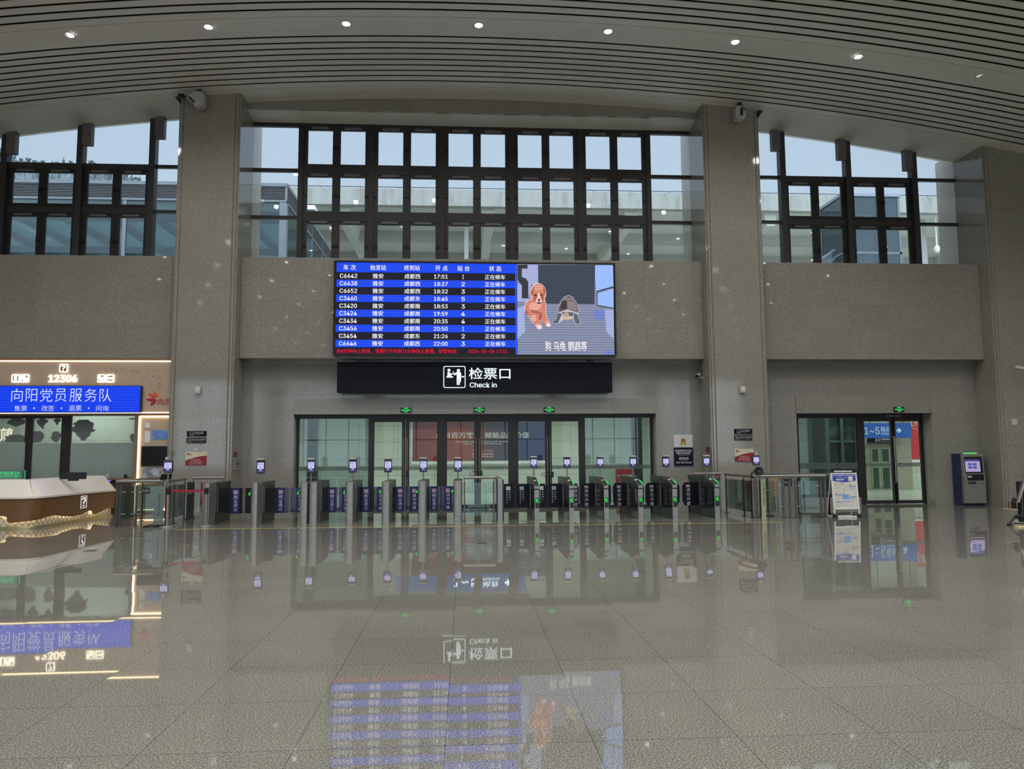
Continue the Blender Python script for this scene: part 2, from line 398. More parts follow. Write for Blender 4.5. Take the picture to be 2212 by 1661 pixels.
# side walls and rear facade
struct(MB().box(-HX-.3, -HX, YB, GY, 0, 9).build('wall_left', m_wall)); struct(MB().box(HX, HX+.3, YB, GY, 0, 9).build('wall_right', m_wall))
struct(MB().box(P3[1], HX, WF, GY+.3, 0, 12).build('wall_back_right', m_wall)); struct(MB().box(-HX, -16.2, WF, GY+.3, 0, 12).build('wall_back_left', m_wall))
mb = MB().box(-HX, HX, YB-.4, YB, 0, .5).box(-HX, HX, YB-.4, YB, 7.8, 12.6)
for x in (-26, -17.4, -8.9, 7.2, 15.8, 24.4): mb.box(x, x+1.6, YB-.4, YB, .5, 7.8)
struct(mb.build('wall_front', m_wall))
fw = MB()
for x in [-24.4+2.0*i for i in range(25)]: fw.box(x-.05, x+.05, YB-.25, YB-.15, .5, 7.8)
for z in (2.8, 5.2): fw.box(-HX, HX, YB-.25, YB-.15, z-.05, z+.05)
w0 = struct(fw.build('window_4', m_grey_frame))
MB().box(-HX, HX, YB-.205, YB-.195, .5, 7.8).build('pane', m_glass, w0)
# stone fascia and bright soffit over the middle window
mb = MB(); xs = [PL[1] + (PR[0]-PL[1])*i/24 for i in range(25)]
pts = [(x, arch(x)+.02) for x in xs] + [(PR[0], 11.40), (PL[1], 11.40)]
fas = struct(mb.prism(pts, 20.96, 21.05, 'y').build('trim_2', m_band))
struct(MB().prism([(21.05, 11.40), (GY+.12, 11.265), (GY+.12, 11.40), (21.05, 11.48)], PL[1], PR[0], 'x').build('trim_3', m_panel))

# ------------------------------------------------------------------ upper windows
m_strip = M('grey_window_actuator', (.16, .14, .15, 1), .45)
def sash(parent, a, b, c, d):
    """One opening light: glass a..c x b..d in pixels of the photo, frame round it, chain actuator on its head."""
    x0, x1, z0, z1 = R(a, b, c, d, GY)
    f = .10
    mb = ring_frame(MB(), x0-f, x1+f, z0-f, z1+f, GY-.09, GY-.02, f)
    s = mb.build('sash', m_dark, parent)
    MB().box(x0, x1, GY-.06, GY-.05, z0, z1).build('pane', m_glass, s)
    w = x1-x0
    MB().box(x0+.17*w, x1-.17*w, GY-.15, GY-.09, z1+.015, z1+.065).build('actuator', m_strip, s)
    MB().box(x1+.02, x1+f+.01, GY-.14, GY-.09, (z0+z1)/2-.06, (z0+z1)/2+.02).build('handle', m_black, s)
def panes(parent, rects):
    for (x0, x1, z0, z1) in rects: MB().box(x0, x1, GY-.045, GY-.035, z0, z1).build('pane', m_glass, parent)
X = lambda px, py=420: P(px, py, GY).x
Z = lambda py, px=1000: P(px, py, GY).z
# window_2: the middle bay
mull = [650.5, 803, 955, 1105, 1252, 1399.5]; mx = [X(p) for p in mull]
head, sill = 11.285, BZ1
tr1, tr2 = Z(370.5, 650), Z(472, 650)
mb = MB()
for x in mx: mb.box(x-.075, x+.075, GY-.14, GY+.02, sill, head)
mb.box(PL[1], PR[0], GY-.10, GY+.02, head-.09, head+.02)
for z in (tr1, tr2):
    mb.box(PL[1], PR[0], GY-.10, GY, z-.05, z+.05)
    mb.box(mx[0], mx[-1], GY-.11, GY, z-.10, z+.09)
w2 = struct(mb.build('window_2', m_dark))
cols = []
rowsz = [(tr1+.20, head-.185), (tr2+.20, tr1-.19), (sill-.02, tr2-.19)]
for i in range(5):
    a, b = mx[i]+.075, mx[i+1]-.075; mid = (a+b)/2
    for (p, q) in ((a+.115, mid-.115), (mid+.115, b-.115)):
        for (z0, z1) in rowsz:
            f = .115; mbs = ring_frame(MB(), p-f, q+f, z0-f, z1+f, GY-.09, GY-.02, f)
            s = mbs.build('sash', m_dark, w2)
            MB().box(p, q, GY-.06, GY-.05, z0, z1).build('pane', m_glass, s)
            w = q-p; MB().box(p+.16*w, q-.16*w, GY-.16, GY-.09, z1+.02, z1+.075).build('actuator', m_strip, s)
            hb = MB(); zc = (z0+z1)/2-.02
            hb.box(p-.10, p-.02, GY-.14, GY-.09, zc-.05, zc+.05).box(q+.02, q+.10, GY-.14, GY-.09, zc-.05, zc+.05)
            hb.build('handles', m_black, s)
edges = [sill] + [tr2, tr1] + [head]
panes(w2, [(PL[1], mx[0], edges[i], edges[i+1]) for i in range(3)] + [(mx[-1], PR[0], edges[i], edges[i+1]) for i in range(3)])
# windows 1 and 3: side bays, tops cut by the vault
def side_window(name, x0, x1, mpx, lo, hi, rowA, rowB, sash_px, plain, blk):
    mb = MB(); ms = [X(p, 420) for p in mpx]
    for x in ms: mb.box(x-.085, x+.085, GY-.22, GY+.02, BZ1, arch(x)+.05)
    za, zb = Z(*hi), Z(*lo)
    for z in (za, zb): mb.box(x0, x1, GY-.10, GY, z-.045, z+.045)
    for (i0, i1) in blk:
        mb.box(ms[i0], ms[i1], GY-.11, GY, za-.13, za+.045); mb.box(ms[i0], ms[i1], GY-.11, GY, zb-.08, zb+.09)
    w = struct(mb.build(name, m_grey_frame))
    for (i0, i1) in blk:
        a, b = ms[i0]+.085, ms[i1]-.085; mid = (a+b)/2
        for (p, q) in ((a+.12, mid-.12), (mid+.12, b-.12)):
            for (z0, z1) in ((zb+.20, za-.24), (BZ1-.02, zb-.19)):
                f = .115; s = ring_frame(MB(), p-f, q+f, z0-f, z1+f, GY-.09, GY-.02, f).build('sash', m_dark, w)
                MB().box(p, q, GY-.06, GY-.05, z0, z1).build('pane', m_glass, s)
                d = q-p; MB().box(p+.16*d, q-.16*d, GY-.16, GY-.09, z1+.02, z1+.075).build('actuator', m_strip, s)
                zc = (z0+z1)/2-.02
                MB().box(p-.10, p-.02, GY-.14, GY-.09, zc-.05, zc+.05).box(q+.02, q+.10, GY-.14, GY-.09, zc-.05, zc+.05).build('handles', m_black, s)
    for i in range(len(ms)):                               # grey drive boxes hung from the vault beside each mullion
        x = ms[i]; sd = 1 if x < 0 else -1
        xa, xb = sorted((x+sd*.09, x+sd*.34)); z1 = arch(x+sd*.3)-.02
        MB().box(xa, xb, GY-.30, GY-.12, z1-.62, z1+.06).build('drive_box', m_strip, w)
    allx = [x0] + ms + [x1]
    for i in range(len(allx)-1):
        p, q = allx[i], allx[i+1]
        top = [(p, za), (q, za)] + [(q+(p-q)*k/6, arch(q+(p-q)*k/6)) for k in range(7)]
        MB().prism(top, GY-.045, GY-.035, 'y').build('pane', m_glass, w)
        if not any(i == b0+1 for (b0, b1) in blk):
            for (z0, z1) in ((zb, za), (BZ1, zb)): MB().box(p, q, GY-.045, GY-.035, z0, z1).build('pane', m_glass, w)
side_window('window_1', -14.55, PL[0], [14, 176.5, 332], (457, 180), (359, 180), 0, 0, 0, 0, [(0, 1), (1, 2)])
side_window('window_3', PR[1], P3[0], [1687, 1827.5, 1969], (484.5, 1900), (389, 1900), 0, 0, 0, 0, [(0, 1), (1, 2)])

# ------------------------------------------------------------------ glazed entrances under the beams
m_frost = G('frosted_glass_strip', (.8, .87, .84, 1), .6, .45, (.42, .46, .45, 1))
m_ink = M('dark_print', (.03, .05, .05, 1), .5)
def leaf(parent, a, c, top, bot, px=True, hinge=0):
    """A glazed door leaf: glass a..c (pixels), stiles and rails, a long pull bar, a frosted strip."""
    x0, x1 = P(a, 1000, DY).x, P(c, 1000, DY).x
    st = .10
    s = ring_frame(MB(), x0-st, x1+st, .012, top, DY-.03, DY+.03, .10).build('door_leaf', m_dark, parent)
    MB().box(x0, x1, DY-.006, DY+.006, .11, top-.10).build('pane', m_dglass, s)
    z = 1.17
    MB().box(x0, x1, DY-.010, DY-.007, z-.06, z+.05).build('safety_strip', m_frost, s)
    hx = (x1+.055) if hinge else (x0-.055)
    MB().path([(hx, DY-.03, .62), (hx, DY-.10, .66), (hx, DY-.10, 1.98), (hx, DY-.03, 2.02)], .017, 8).build('pull_bar', m_steel, s, smooth=True)
    return s, x0, x1
def strip_print(s, x0, x1):
    t = TX(); cx = (x0+x1)/2
    t.fit('中铁文旅集团雅安站', (cx-.26, cx+.26, 1.145, 1.19), DY-.0115); t.build('strip_lettering', m_ink, s)
mb = MB()
x0, x1, top = DC
mb.box(x0, x1, DY-.06, DY+.06, top-.10, top)
for p in ((637, 645), (796, 807), (945, 964), (1099, 1118), (1251, 1264), (1406, 1416)):
    mb.box(P(p[0], 1000, DY).x, P(p[1], 1000, DY).x, DY-.06, DY+.06, 0, top-.1)
d1 = struct(mb.build('door_1', m_dark))
for (a, c) in ((645, 796), (1264, 1406)):
    xa, xb = P(a, 1000, DY).x, P(c, 1000, DY).x
    pn = MB().box(xa, xb, DY-.006, DY+.006, .05, top-.10).build('side_light', m_sideglass, d1)
    MB().box(xa, xb, DY-.010, DY-.007, 1.11, 1.22).build('safety_strip', m_frost, pn)
    MB().box(xa, xb, DY-.04, DY+.04, 0, .06).build('bottom_rail', m_dark, pn)
    t = TX()
    for k in (.25, .75):
        cx = xa+(xb-xa)*k; t.fit('中铁文旅集团雅安站', (cx-.26, cx+.26, 1.145, 1.19), DY-.0115)
    t.build('strip_lettering', m_ink, pn)
for (a, c, h) in ((808, 868, 1), (884, 944, 0), (965.5, 1024.5, 1), (1039, 1098, 0), (1119.5, 1178, 1), (1192, 1250.5, 0)):
    s, xa, xb = leaf(d1, a, c, 2.60, 0, hinge=h); strip_print(s, xa, xb)
mb = MB(); x0, x1, top = DR
mb.box(x0, x1, DY-.06, DY+.06, top-.12, top)
for p in ((1720, 1726), (1853, 1866), (1993, 2006)):
    mb.box(P(p[0], 1000, DY).x, P(p[1], 1000, DY).x, DY-.06, DY+.06, 0, top-.12)
d2 = struct(mb.build('door_2', m_dark))
xa, xb = P(1726, 1000, DY).x, P(1853, 1000, DY).x
pn = MB().box(xa, xb, DY-.006, DY+.006, .3, top-.12).build('side_light', m_sideglass, d2)
MB().box(xa, xb, DY-.010, DY-.007, 1.06, 1.24).build('safety_strip', m_frost, pn)
MB().box(xa, xb, DY-.10, DY+.1, 0, .22).build('stone_upstand', m_wall, pn)
MB().box(xa, xb, DY-.04, DY+.04, .22, .31).build('bottom_rail', m_dark, pn)
t = TX()
for k in (.30, .82):
    cx = xa+(xb-xa)*k
    t.path([(cx-.28+.055*math.cos(q*.35), DY-.014, 1.15+.055*math.sin(q*.35)) for q in range(2, 17)], .009, 5)
    t.fit('中国人寿', (cx-.19, cx+.10, 1.155, 1.20), DY-.0115); t.fit('CHINA LIFE', (cx-.19, cx+.10, 1.115, 1.135), DY-.0115)
    t.rect(cx+.15, cx+.156, 1.09, 1.21, DY-.0115); t.fit('公众', (cx+.2, cx+.29, 1.12, 1.18), DY-.0115)
t.build('strip_lettering', m_ink, pn)
for (a, c, h) in ((1869, 1926, 1), (1937, 1993-4, 0)):
    s, xa, xb = leaf(d2, a, c, 2.57, 0, hinge=h)
    t = TX(); cx = (xa+xb)/2
    if h: t.fit('爱国敬业诚信友善', (cx-.26, cx+.26, 1.145, 1.2), DY-.0115)
    else:
        t.path([(cx-.24+.055*math.cos(q*.35), DY-.014, 1.15+.055*math.sin(q*.35)) for q in range(2, 17)], .009, 5)
        t.fit('中国人寿', (cx-.16, cx+.10, 1.155, 1.20), DY-.0115); t.fit('CHINA LIFE', (cx-.16, cx+.10, 1.115, 1.135), DY-.0115)
    t.build('strip_lettering', m_ink, s)
MB().box(DC[0], DC[1], WF+.02, DY+.3, 0, .012).build('threshold', m_steel_dk, d1)
# door closers' cover strip over the right pair
MB().box(P(1912, 898, DY-.08).x, P(1945, 898, DY-.08).x, DY-.12, DY-.06, 2.60, 2.66).build('sensor_bar', m_strip, d2)
# bicycle locks through the pull bars
def shackle(px0, px1, py, lab):
    x0, x1 = P(px0, py, DY-.14).x, P(px1, py, DY-.14).x; z = P(px0, py, DY-.14).z
    t = thing('shackle_lock', lab, 'lock', (x0, DY-.1, z), group='black locks on the door handles')
    MB().path([(x1, DY-.12, z+.055), (x0+.06, DY-.12, z+.055), (x0, DY-.12, z+.03), (x0, DY-.12, z-.03), (x0+.06, DY-.12, z-.055), (x1, DY-.12, z-.055)], .009, 8).build('shackle', m_black, t, smooth=True)
    MB().box(x1-.05, x1+.03, DY-.155, DY-.095, z-.085, z+.085).build('lock_body', m_black, t, bevel=.01)
shackle(1015.5, 1040, 1023, 'black U-shaped lock through the handles of the middle glass doors')
shackle(1171, 1194, 1025, 'black U-shaped lock through the handles of the right-hand central glass doors')
shackle(868, 881, 1023, 'small black lock hanging on the handles of the left central glass doors')
# ------------------------------------------------------------------ downlights
m_lens = L('lit_downlight_lens', (1, .98, .95, 1), 60.0)
m_lens_off = L('dim_downlight_lens', (.75, .85, .75, 1), .55)
def downlight(x, y, label, lit=True, group='round downlights in the ceiling band'):
    z = arch(x)
    t = thing('downlight', label, 'ceiling light', (x, y, z-.002), group=group)
    MB().lathe([(.09, 0), (.125, 0), (.125, -.012), (.10, -.02), (.09, -.012), (.09, 0)], (x, y, z), 20, cap=False).build('trim_ring', m_offwhite, t, smooth=True)
    MB().lathe([(.0, -.006), (.088, -.006), (.088, .01), (0, .01)], (x, y, z), 20).build('lens', m_lens if lit else m_lens_off, t)
    if lit:
        ld = bpy.data.lights.new('downlight_lamp', 'SPOT'); ld.energy = LAMP_W; ld.spot_size = math.radians(150); ld.spot_blend = .7
        ld.color = (1, .98, .945); ld.shadow_soft_size = .09
        lo = bpy.data.objects.new('lamp', ld); COL.objects.link(lo); lo.parent = t; lo.location = (0, 0, -.06)
    return t
lab = ['leftmost lit downlight in the ceiling band', 'second lit downlight from the left in the ceiling band', 'lit downlight above the left end of the departure board',
       'lit ceiling downlight above the middle of the departure board', 'lit ceiling downlight above the dog picture on the board', 'lit ceiling downlight just left of the right pillar',
       'lit downlight farthest right in the ceiling band', 'dim unlit downlight at the right end of the ceiling band']
for i, x in enumerate([-9.131, -6.004, -2.816, .325, 3.458, 6.6, 9.695, 12.8]): downlight(x, 17.15, lab[i], i < 7)
for r_, y in enumerate(rows[1:], 1):
    for i in range(-5, 6):
        downlight(.325+3.13*i + (1.56 if r_ % 2 else 0), y, 'round downlight in a ceiling band nearer than the picture shows', True, 'downlights in the nearer ceiling bands')

# ================================================================== departure board and signs
LY = BF-.16                                            # face of the LED board
Q = lambda px, py: P(px, py, LY)
bx0, bx1, bz0, bz1 = R(720.5, 566, 1330, 768.5, LY)
board = thing('departure_board', 'wide LED departure board with blue train timetable and a puppy picture', 'departure board', ((bx0+bx1)/2, BF, bz0))
MB().box(bx0, bx1, LY+.01, BF-.002, bz0, bz1).build('casing', m_black, board)
ring_frame(MB(), bx0, bx1, bz0, bz1, LY-.035, LY+.012, .032).build('bezel', m_black, board)
led_blue = L('led_blue_pixels', (.0, .055, .86, 1), 1.0, .045); led_black = L('led_dark_pixels', (.006, .006, .018, 1), 1.0)
led_edge = L('led_bright_blue_pixels', (.02, .10, 1, 1), 1.1)
led_white = L('led_white_pixels', (1, 1, 1, 1), 1.05); led_red = L('led_red_pixels', (.75, .0, .025, 1), 1.0)
tx0, tx1 = Q(725.8, 660).x, Q(1116, 660).x
zt, zb = Q(920, 568.5).z, Q(920, 767).z
MB().box(tx0, tx1, LY, LY+.01, zb, zt).build('timetable_screen', led_black, board)
hdr = .106*(zt-zb); red = .082*(zt-zb); rh = (zt-zb-hdr-red)/10
bl = MB()
bl.rect(tx0, tx1, zt-hdr, zt, LY-.003)
zr = []
for k in range(10):
    z1 = zt-hdr-k*rh; zr.append(z1-rh/2)
    if k % 2: bl.rect(tx0, tx1, z1-rh*.985, z1-.01*rh, LY-.003)
bl.build('blue_rows', led_blue, board)
MB().rect(tx1-.035, tx1, zb, zt, LY-.004).build('divider_line', led_edge, board)
cols = {'no': (733.5, 770.8), 'fr': (804.3, 828), 'to': (873.3, 907.5), 'tm': (937.5, 967), 'pf': (1000.4,), 'st': (1047.5, 1091.5)}
cx = {k: [Q(p, 660).x for p in v] for k, v in cols.items()}
rows_tt = [('C6642', '成都西', '17:51', '1'), ('C6638', '成都西', '18:27', '2'), ('C6652', '成都西', '18:32', '3'), ('C3460', '成都东', '18:45', '5'),
           ('C3420', '成都南', '18:53', '3'), ('C3424', '成都南', '19:59', '4'), ('C3434', '成都南', '20:35', '4'), ('C3456', '成都南', '20:50', '1'),
           ('C3454', '成都东', '21:26', '2'), ('C6646', '成都西', '22:00', '3')]
hh = rh*.33; yy = LY-.006
for (no, to, tm, pf), z in zip(rows_tt, zr):
    t = TX()
    t.fit(no, (cx['no'][0], cx['no'][1], z-hh*.86, z+hh*.86), yy, bold=.010); t.fit('雅安', (cx['fr'][0], cx['fr'][1], z-hh, z+hh), yy, bold=.004)
    t.fit(to, (cx['to'][0], cx['to'][1], z-hh, z+hh), yy, bold=.004); t.fit(tm, (cx['tm'][0], cx['tm'][1], z-hh*.82, z+hh*.82), yy, bold=.010)
    w = .021 if pf == '1' else .046
    t.fit(pf, (cx['pf'][0]-w, cx['pf'][0]+w, z-hh*.84, z+hh*.84), yy, bold=.010); t.fit('正在候车', (cx['st'][0], cx['st'][1], z-hh, z+hh), yy, bold=.004)
    t.build('row_lettering', led_white, board)
z = zt-hdr/2; t = TX()
for s_, a, b in (('车 次', 742, 769), ('始发站', 800, 834), ('终到站', 873, 907), ('开 点', 940.5, 967), ('站 台', 988, 1014), ('状 态', 1056.5, 1083)):
    t.fit(s_, (Q(a, 577).x, Q(b, 577).x, z-hh*1.1, z+hh*1.1), yy, bold=.004)
t.build('heading_lettering', led_white, board)
t = TX(); z = zb+red*.5
t.fit('前8分钟停止售票，售票厅开车前15分钟停止售票。报警电话：', (Q(727, 760).x, Q(989, 760).x, z-hh*.9, z+hh*.9), yy, bold=.015)
t.fit('2026-05-06 17:31', (Q(1012, 760).x, Q(1096, 760).x, z-hh*.72, z+hh*.72), yy, bold=.012)
t.build('running_text', led_red, board)
# the picture on the right half: flat lit shapes on the screen
def zq(lx, ly): return P(1100+lx*.13245, 560+ly*.13245, LY)
px0, px1 = Q(1117.3, 660).x, Q(1325.5, 660).x
pic_floor = L('led_picture_floor', (.19, .22, .34, 1), 1.0, .22)
pic = MB().box(px0, px1, LY, LY+.01, zb, zt).build('picture_screen', pic_floor, board)
_lay = [0]
def lay(name, col, polys, scan=.15, es=1.0):
    """One flat colour area of the shown picture, a millimetre above the one before."""
    _lay[0] += 1; y = LY-.003-.0012*_lay[0]; mb = MB()
    for pl in polys: mb.poly([(zq(*q).x, y, zq(*q).z) for q in pl])
    return mb.build(name, L('led_'+name, col+(1,), es, scan), pic)
def ell(cx_, cy_, rx, ry, n=22, a=0):
    ca, sa = math.cos(math.radians(a)), math.sin(math.radians(a))
    return [(cx_+rx*math.cos(k*6.2832/n)*ca-ry*math.sin(k*6.2832/n)*sa, cy_+rx*math.cos(k*6.2832/n)*sa+ry*math.sin(k*6.2832/n)*ca) for k in range(n)]
lay('pale_window_area', (.36, .40, .66), [[(300, 90), (470, 90), (470, 400), (350, 420), (300, 700), (132, 690), (132, 390), (230, 420), (300, 300)], [(200, 160), (320, 160), (320, 310), (210, 300)]])
lay('bright_window_area', (.30, .48, .95), [[(1400, 95), (1692, 95), (1700, 450), (1420, 540), (1400, 300)], [(1425, 560), (1700, 480), (1702, 790), (1425, 740)]])
lay('dark_gate_area', (.035, .048, .075), [[(470, 92), (1400, 95), (1390, 735), (475, 725)]], .06)
lay('dark_post_area', (.03, .03, .045), [[(135, 90), (300, 90), (295, 150), (205, 150), (205, 290), (270, 320), (310, 370), (310, 640), (205, 640), (205, 430), (135, 330)]], .03)
lay('table_line', (.05, .06, .10), [[(1425, 515), (1695, 440), (1695, 465), (1440, 540), (1440, 745), (1425, 745)], [(1425, 745), (1700, 790), (1700, 808), (1425, 765)]], .03)
lay('floor_highlight', (.33, .40, .68), [[(132, 800), (240, 760), (260, 1180), (132, 1300)], [(1560, 820), (1702, 830), (1706, 1300), (1580, 1180)]], .2)
lay('blue_patch', (.14, .19, .55), [[(1380, 830), (1540, 830), (1540, 980), (1375, 980)], [(1545, 1490), (1700, 1490), (1705, 1560), (1545, 1560)]], .15)  # two flat blue areas of the shown picture
body = [(330, 660), (290, 700), (255, 770), (258, 840), (300, 910), (345, 960), (370, 1020), (420, 1060), (450, 1120), (485, 1140), (520, 1130), (530, 1085), (515, 1030), (490, 1000),
        (540, 1010), (580, 1060), (610, 1095), (650, 1100), (664, 1070), (650, 1030), (615, 960), (590, 880), (596, 740), (575, 660)]
lay('puppy_glow', (.85, .62, .66), [[(460+(x-460)*1.06, 880+(y-880)*1.03) for x, y in body], ell(470, 555, 132, 165)], .1)
lay('puppy_body', (.62, .20, .13), [body], .14)
lay('puppy_fur', (.80, .36, .28), [ell(420, 770, 105, 70, a=-10), ell(470, 1080, 42, 30, a=30), ell(620, 1040, 40, 28, a=35), ell(400, 960, 45, 55, a=-20)], .14)
lay('puppy_chest_shade', (.40, .10, .07), [ell(430, 860, 90, 22, a=15), ell(510, 930, 22, 60, a=15), ell(285, 870, 18, 50, a=-25)], .1)
lay('puppy_head', (.62, .19, .11), [[(372, 500), (395, 440), (440, 408), (490, 403), (540, 425), (572, 475), (584, 560), (575, 640), (548, 700), (505, 728), (450, 726), (400, 700), (372, 650), (362, 580)]], .14)
lay('puppy_left_ear', (.44, .10, .06), [[(392, 445), (372, 480), (350, 530), (345, 565), (358, 592), (378, 590), (392, 555), (398, 500)]], .1)
lay('puppy_right_ear', (.44, .10, .06), [[(555, 440), (580, 478), (594, 520), (592, 560), (580, 585), (566, 570), (560, 520), (548, 480)]], .1)
lay('puppy_brow', (.74, .30, .20), [[(420, 440), (470, 415), (525, 432), (552, 490), (520, 520), (480, 505), (440, 522), (404, 500)]], .14)
lay('puppy_cheeks', (.40, .10, .06), [[(398, 580), (430, 560), (462, 590), (466, 640), (430, 690), (400, 670)], [(500, 590), (528, 560), (560, 575), (562, 650), (535, 690), (502, 640)]], .1)
lay('puppy_muzzle', (.84, .60, .58), [[(468, 560), (496, 560), (508, 630), (536, 670), (520, 706), (482, 716), (440, 706), (426, 672), (456, 630)]], .12)
lay('puppy_nose', (.015, .008, .008), [[(460, 652), (508, 652), (502, 676), (488, 686), (487, 704), (520, 712), (515, 724), (482, 728), (450, 722), (446, 712), (478, 704), (478, 686), (466, 676)]], .0)
lay('puppy_left_eye', (.015, .008, .008), [ell(430, 588, 19, 14)], .0)
lay('puppy_right_eye', (.015, .008, .008), [ell(520, 582, 16, 13)], .0)
lay('puppy_leg_fold', (.30, .07, .05), [[(500, 900), (512, 905), (516, 960), (498, 1000), (488, 985), (498, 950)]], .05)
lay('puppy_paws', (.92, .72, .74), [ell(490, 1105, 40, 30), ell(630, 1075, 32, 24)], .08)
lay('turtle_outline', (.55, .50, .58), [[(965, 585), (1040, 620), (1100, 720), (1140, 820), (1125, 890), (1105, 900), (1160, 1030), (1140, 1065), (1080, 1060), (1040, 970), (880, 990), (800, 1050), (715, 1055), (706, 1010), (760, 970), (800, 890), (785, 820), (830, 700), (890, 620)]], .1)
lay('turtle_shell', (.13, .095, .10), [[(965, 595), (1036, 628), (1094, 724), (1130, 820), (1116, 876), (950, 820), (800, 870), (793, 820), (838, 704), (895, 628)]], .07)
lay('turtle_plates', (.24, .19, .21), [[(940, 690), (1060, 690), (1105, 800), (1100, 850), (950, 810)], [(905, 630), (1030, 640), (1055, 675), (880, 672)]], .1)
lay('turtle_shade', (.04, .03, .035), [[(855, 690), (930, 672), (938, 810), (830, 830)]], .04)
lay('turtle_limbs', (.085, .11, .13), [[(800, 880), (860, 890), (830, 960), (795, 1045), (720, 1050), (712, 1015), (765, 975)], [(1060, 880), (1100, 900), (1152, 1030), (1135, 1058), (1085, 1055), (1045, 960)], [(860, 860), (1050, 870), (1040, 930), (880, 940)]], .07)
lay('turtle_head', (.62, .44, .26), [ell(925, 915, 46, 46), ell(940, 972, 78, 20)], .1)
lay('turtle_face', (.36, .30, .22), [ell(925, 910, 30, 28)], .1)
zc0, zc1 = zq(900, 1500).z, zq(900, 1340).z
y = LY-.003-.0012*(_lay[0]+2)
def cap(y, bold, grow):
    t = TX()
    for s_, a, b in (('狗', 582, 680), ('乌龟', 720, 920), ('鹦鹉等', 955, 1265)): t.fit(s_, (zq(a-grow, 1400).x, zq(b+grow, 1400).x, zc0-grow*.003, zc1+grow*.003), y, bold=bold)
    return t
cap(y, .045, 4).build('caption_outline', L('led_caption_edge', (.10, .02, .04, 1), 1), pic)
cap(y-.002, .004, 0).build('caption', led_white, pic)

# check-in light box under the beam
SY = BF+.10
x0, x1, z0, z1 = R(728, 782, 1322.5, 847.5, SY)
sg = thing('check_in_sign', 'long dark sign box reading Check in with white ticket-check symbol', 'sign', ((x0+x1)/2, SY, z0))
m_signbox = M('dark_navy_sign_panel', (.009, .010, .018, 1), .55, spec=.15)
MB().box(x0, x1, SY, SY+.2, z0, z1).build('box', m_signbox, sg)
MB().box(x0+.5, x0+.6, SY+.08, SY+.14, z1, BZ0+.01).box(x1-.6, x1-.5, SY+.08, SY+.14, z1, BZ0+.01).build('hangers', m_black, sg)
white_lit = L('backlit_white_lettering', (.86, 1, 1, 1), 1.15)
g = lambda lx, ly: P(700+lx*.29385, 540+ly*.29385, SY)
def gz(l): return [(g(*q).x, g(*q).z) for q in l]
t = TX()
a, b = g(1065, 950), g(1370, 865); t.fit('检票口', (a.x, b.x, a.z, b.z), SY-.004, bold=.008)
a, b = g(1072, 1010), g(1268, 973); t.fit('Check in', (a.x, b.x, a.z, b.z), SY-.004, bold=.012)
t.build('lettering', white_lit, sg)
a, b = g(877, 1014), g(1040, 853)
mb = MB(); o_ = rrect(a.x, b.x, a.z, b.z, .05); i_ = rrect(a.x+.022, b.x-.022, a.z+.022, b.z-.022, .035); n = len(o_)
mb.add([(p[0], SY-.004, p[1]) for p in o_] + [(p[0], SY-.004, p[1]) for p in i_], [(k, (k+1) % n, n+(k+1) % n, n+k) for k in range(n)])
for pl in (ell(918, 884, 11, 11), ell(988, 886, 12, 12), [(907, 898), (928, 900), (930, 912), (944, 905), (948, 910), (930, 926), (948, 928), (948, 938), (900, 938), (900, 928), (907, 926)],
           [(946, 893), (952, 893), (958, 910), (972, 898), (1004, 898), (1008, 908), (1006, 970), (1000, 970), (999, 920), (998, 992), (989, 992), (989, 945), (986, 945), (986, 992), (976, 992), (975, 912), (960, 922), (954, 918)],
           [(1010, 927), (1030, 927), (1030, 936), (1010, 936)]):
    mb.add([(p[0], SY-.005, p[1]) for p in gz(pl)], [tuple(range(len(pl)))])
mb.build('ticket_check_symbol', white_lit, sg)

# emergency exit signs on the fascia
led_green = L('green_exit_light', (.03, .9, .16, 1), 1.0)
def exit_sign(px, py, label, Y=WF-.035):
    c = P(px, py, Y); w, h = .155, .070
    t = thing('exit_sign', label, 'exit sign', (c.x, Y, c.z), group='green exit signs')
    MB().box(c.x-w, c.x+w, Y-.04, Y, c.z-h, c.z+h).build('box', m_black, t, bevel=.004)
    mb = MB(); y = Y-.043
    ring_frame(mb, c.x-.055, c.x+.055, c.z-.055, c.z+.065, y-.002, y, .014)
    mb.poly([(c.x+a*.01, y-.001, c.z+b*.01) for a, b in ((-2.2, -4), (-.6, -1), (-1.6, 1.2), (-.3, 2.6), (1.6, 2), (2.8, .3), (1.2, .6), (.9, -.8), (2.4, -2.2), (1.6, -4.2), (0, -2), (-1, -4))])
    mb.add([(c.x+q[0]*.012, y-.001, c.z+.042+q[1]*.012) for q in [(math.cos(k), math.sin(k)) for k in range(6)]], [tuple(range(6))])
    for s_ in (-1, 1):
        mb.rect(min(c.x+s_*.065, c.x+s_*.10), max(c.x+s_*.065, c.x+s_*.10), c.z-.012, c.z+.012, y)
        mb.poly([(c.x+s_*.10, y, c.z-.028), (c.x+s_*.135, y, c.z), (c.x+s_*.10, y, c.z+.028)])
    mb.build('running_man_symbol', led_green, t)
exit_sign(877, 886, 'green exit sign above the left pair of central glass doors'); exit_sign(1035, 885.5, 'green exit sign above the middle pair of central glass doors')
exit_sign(1186, 885, 'green exit sign above the right pair of central glass doors'); exit_sign(1940.5, 884.5, 'green exit sign above the platform doors at right')

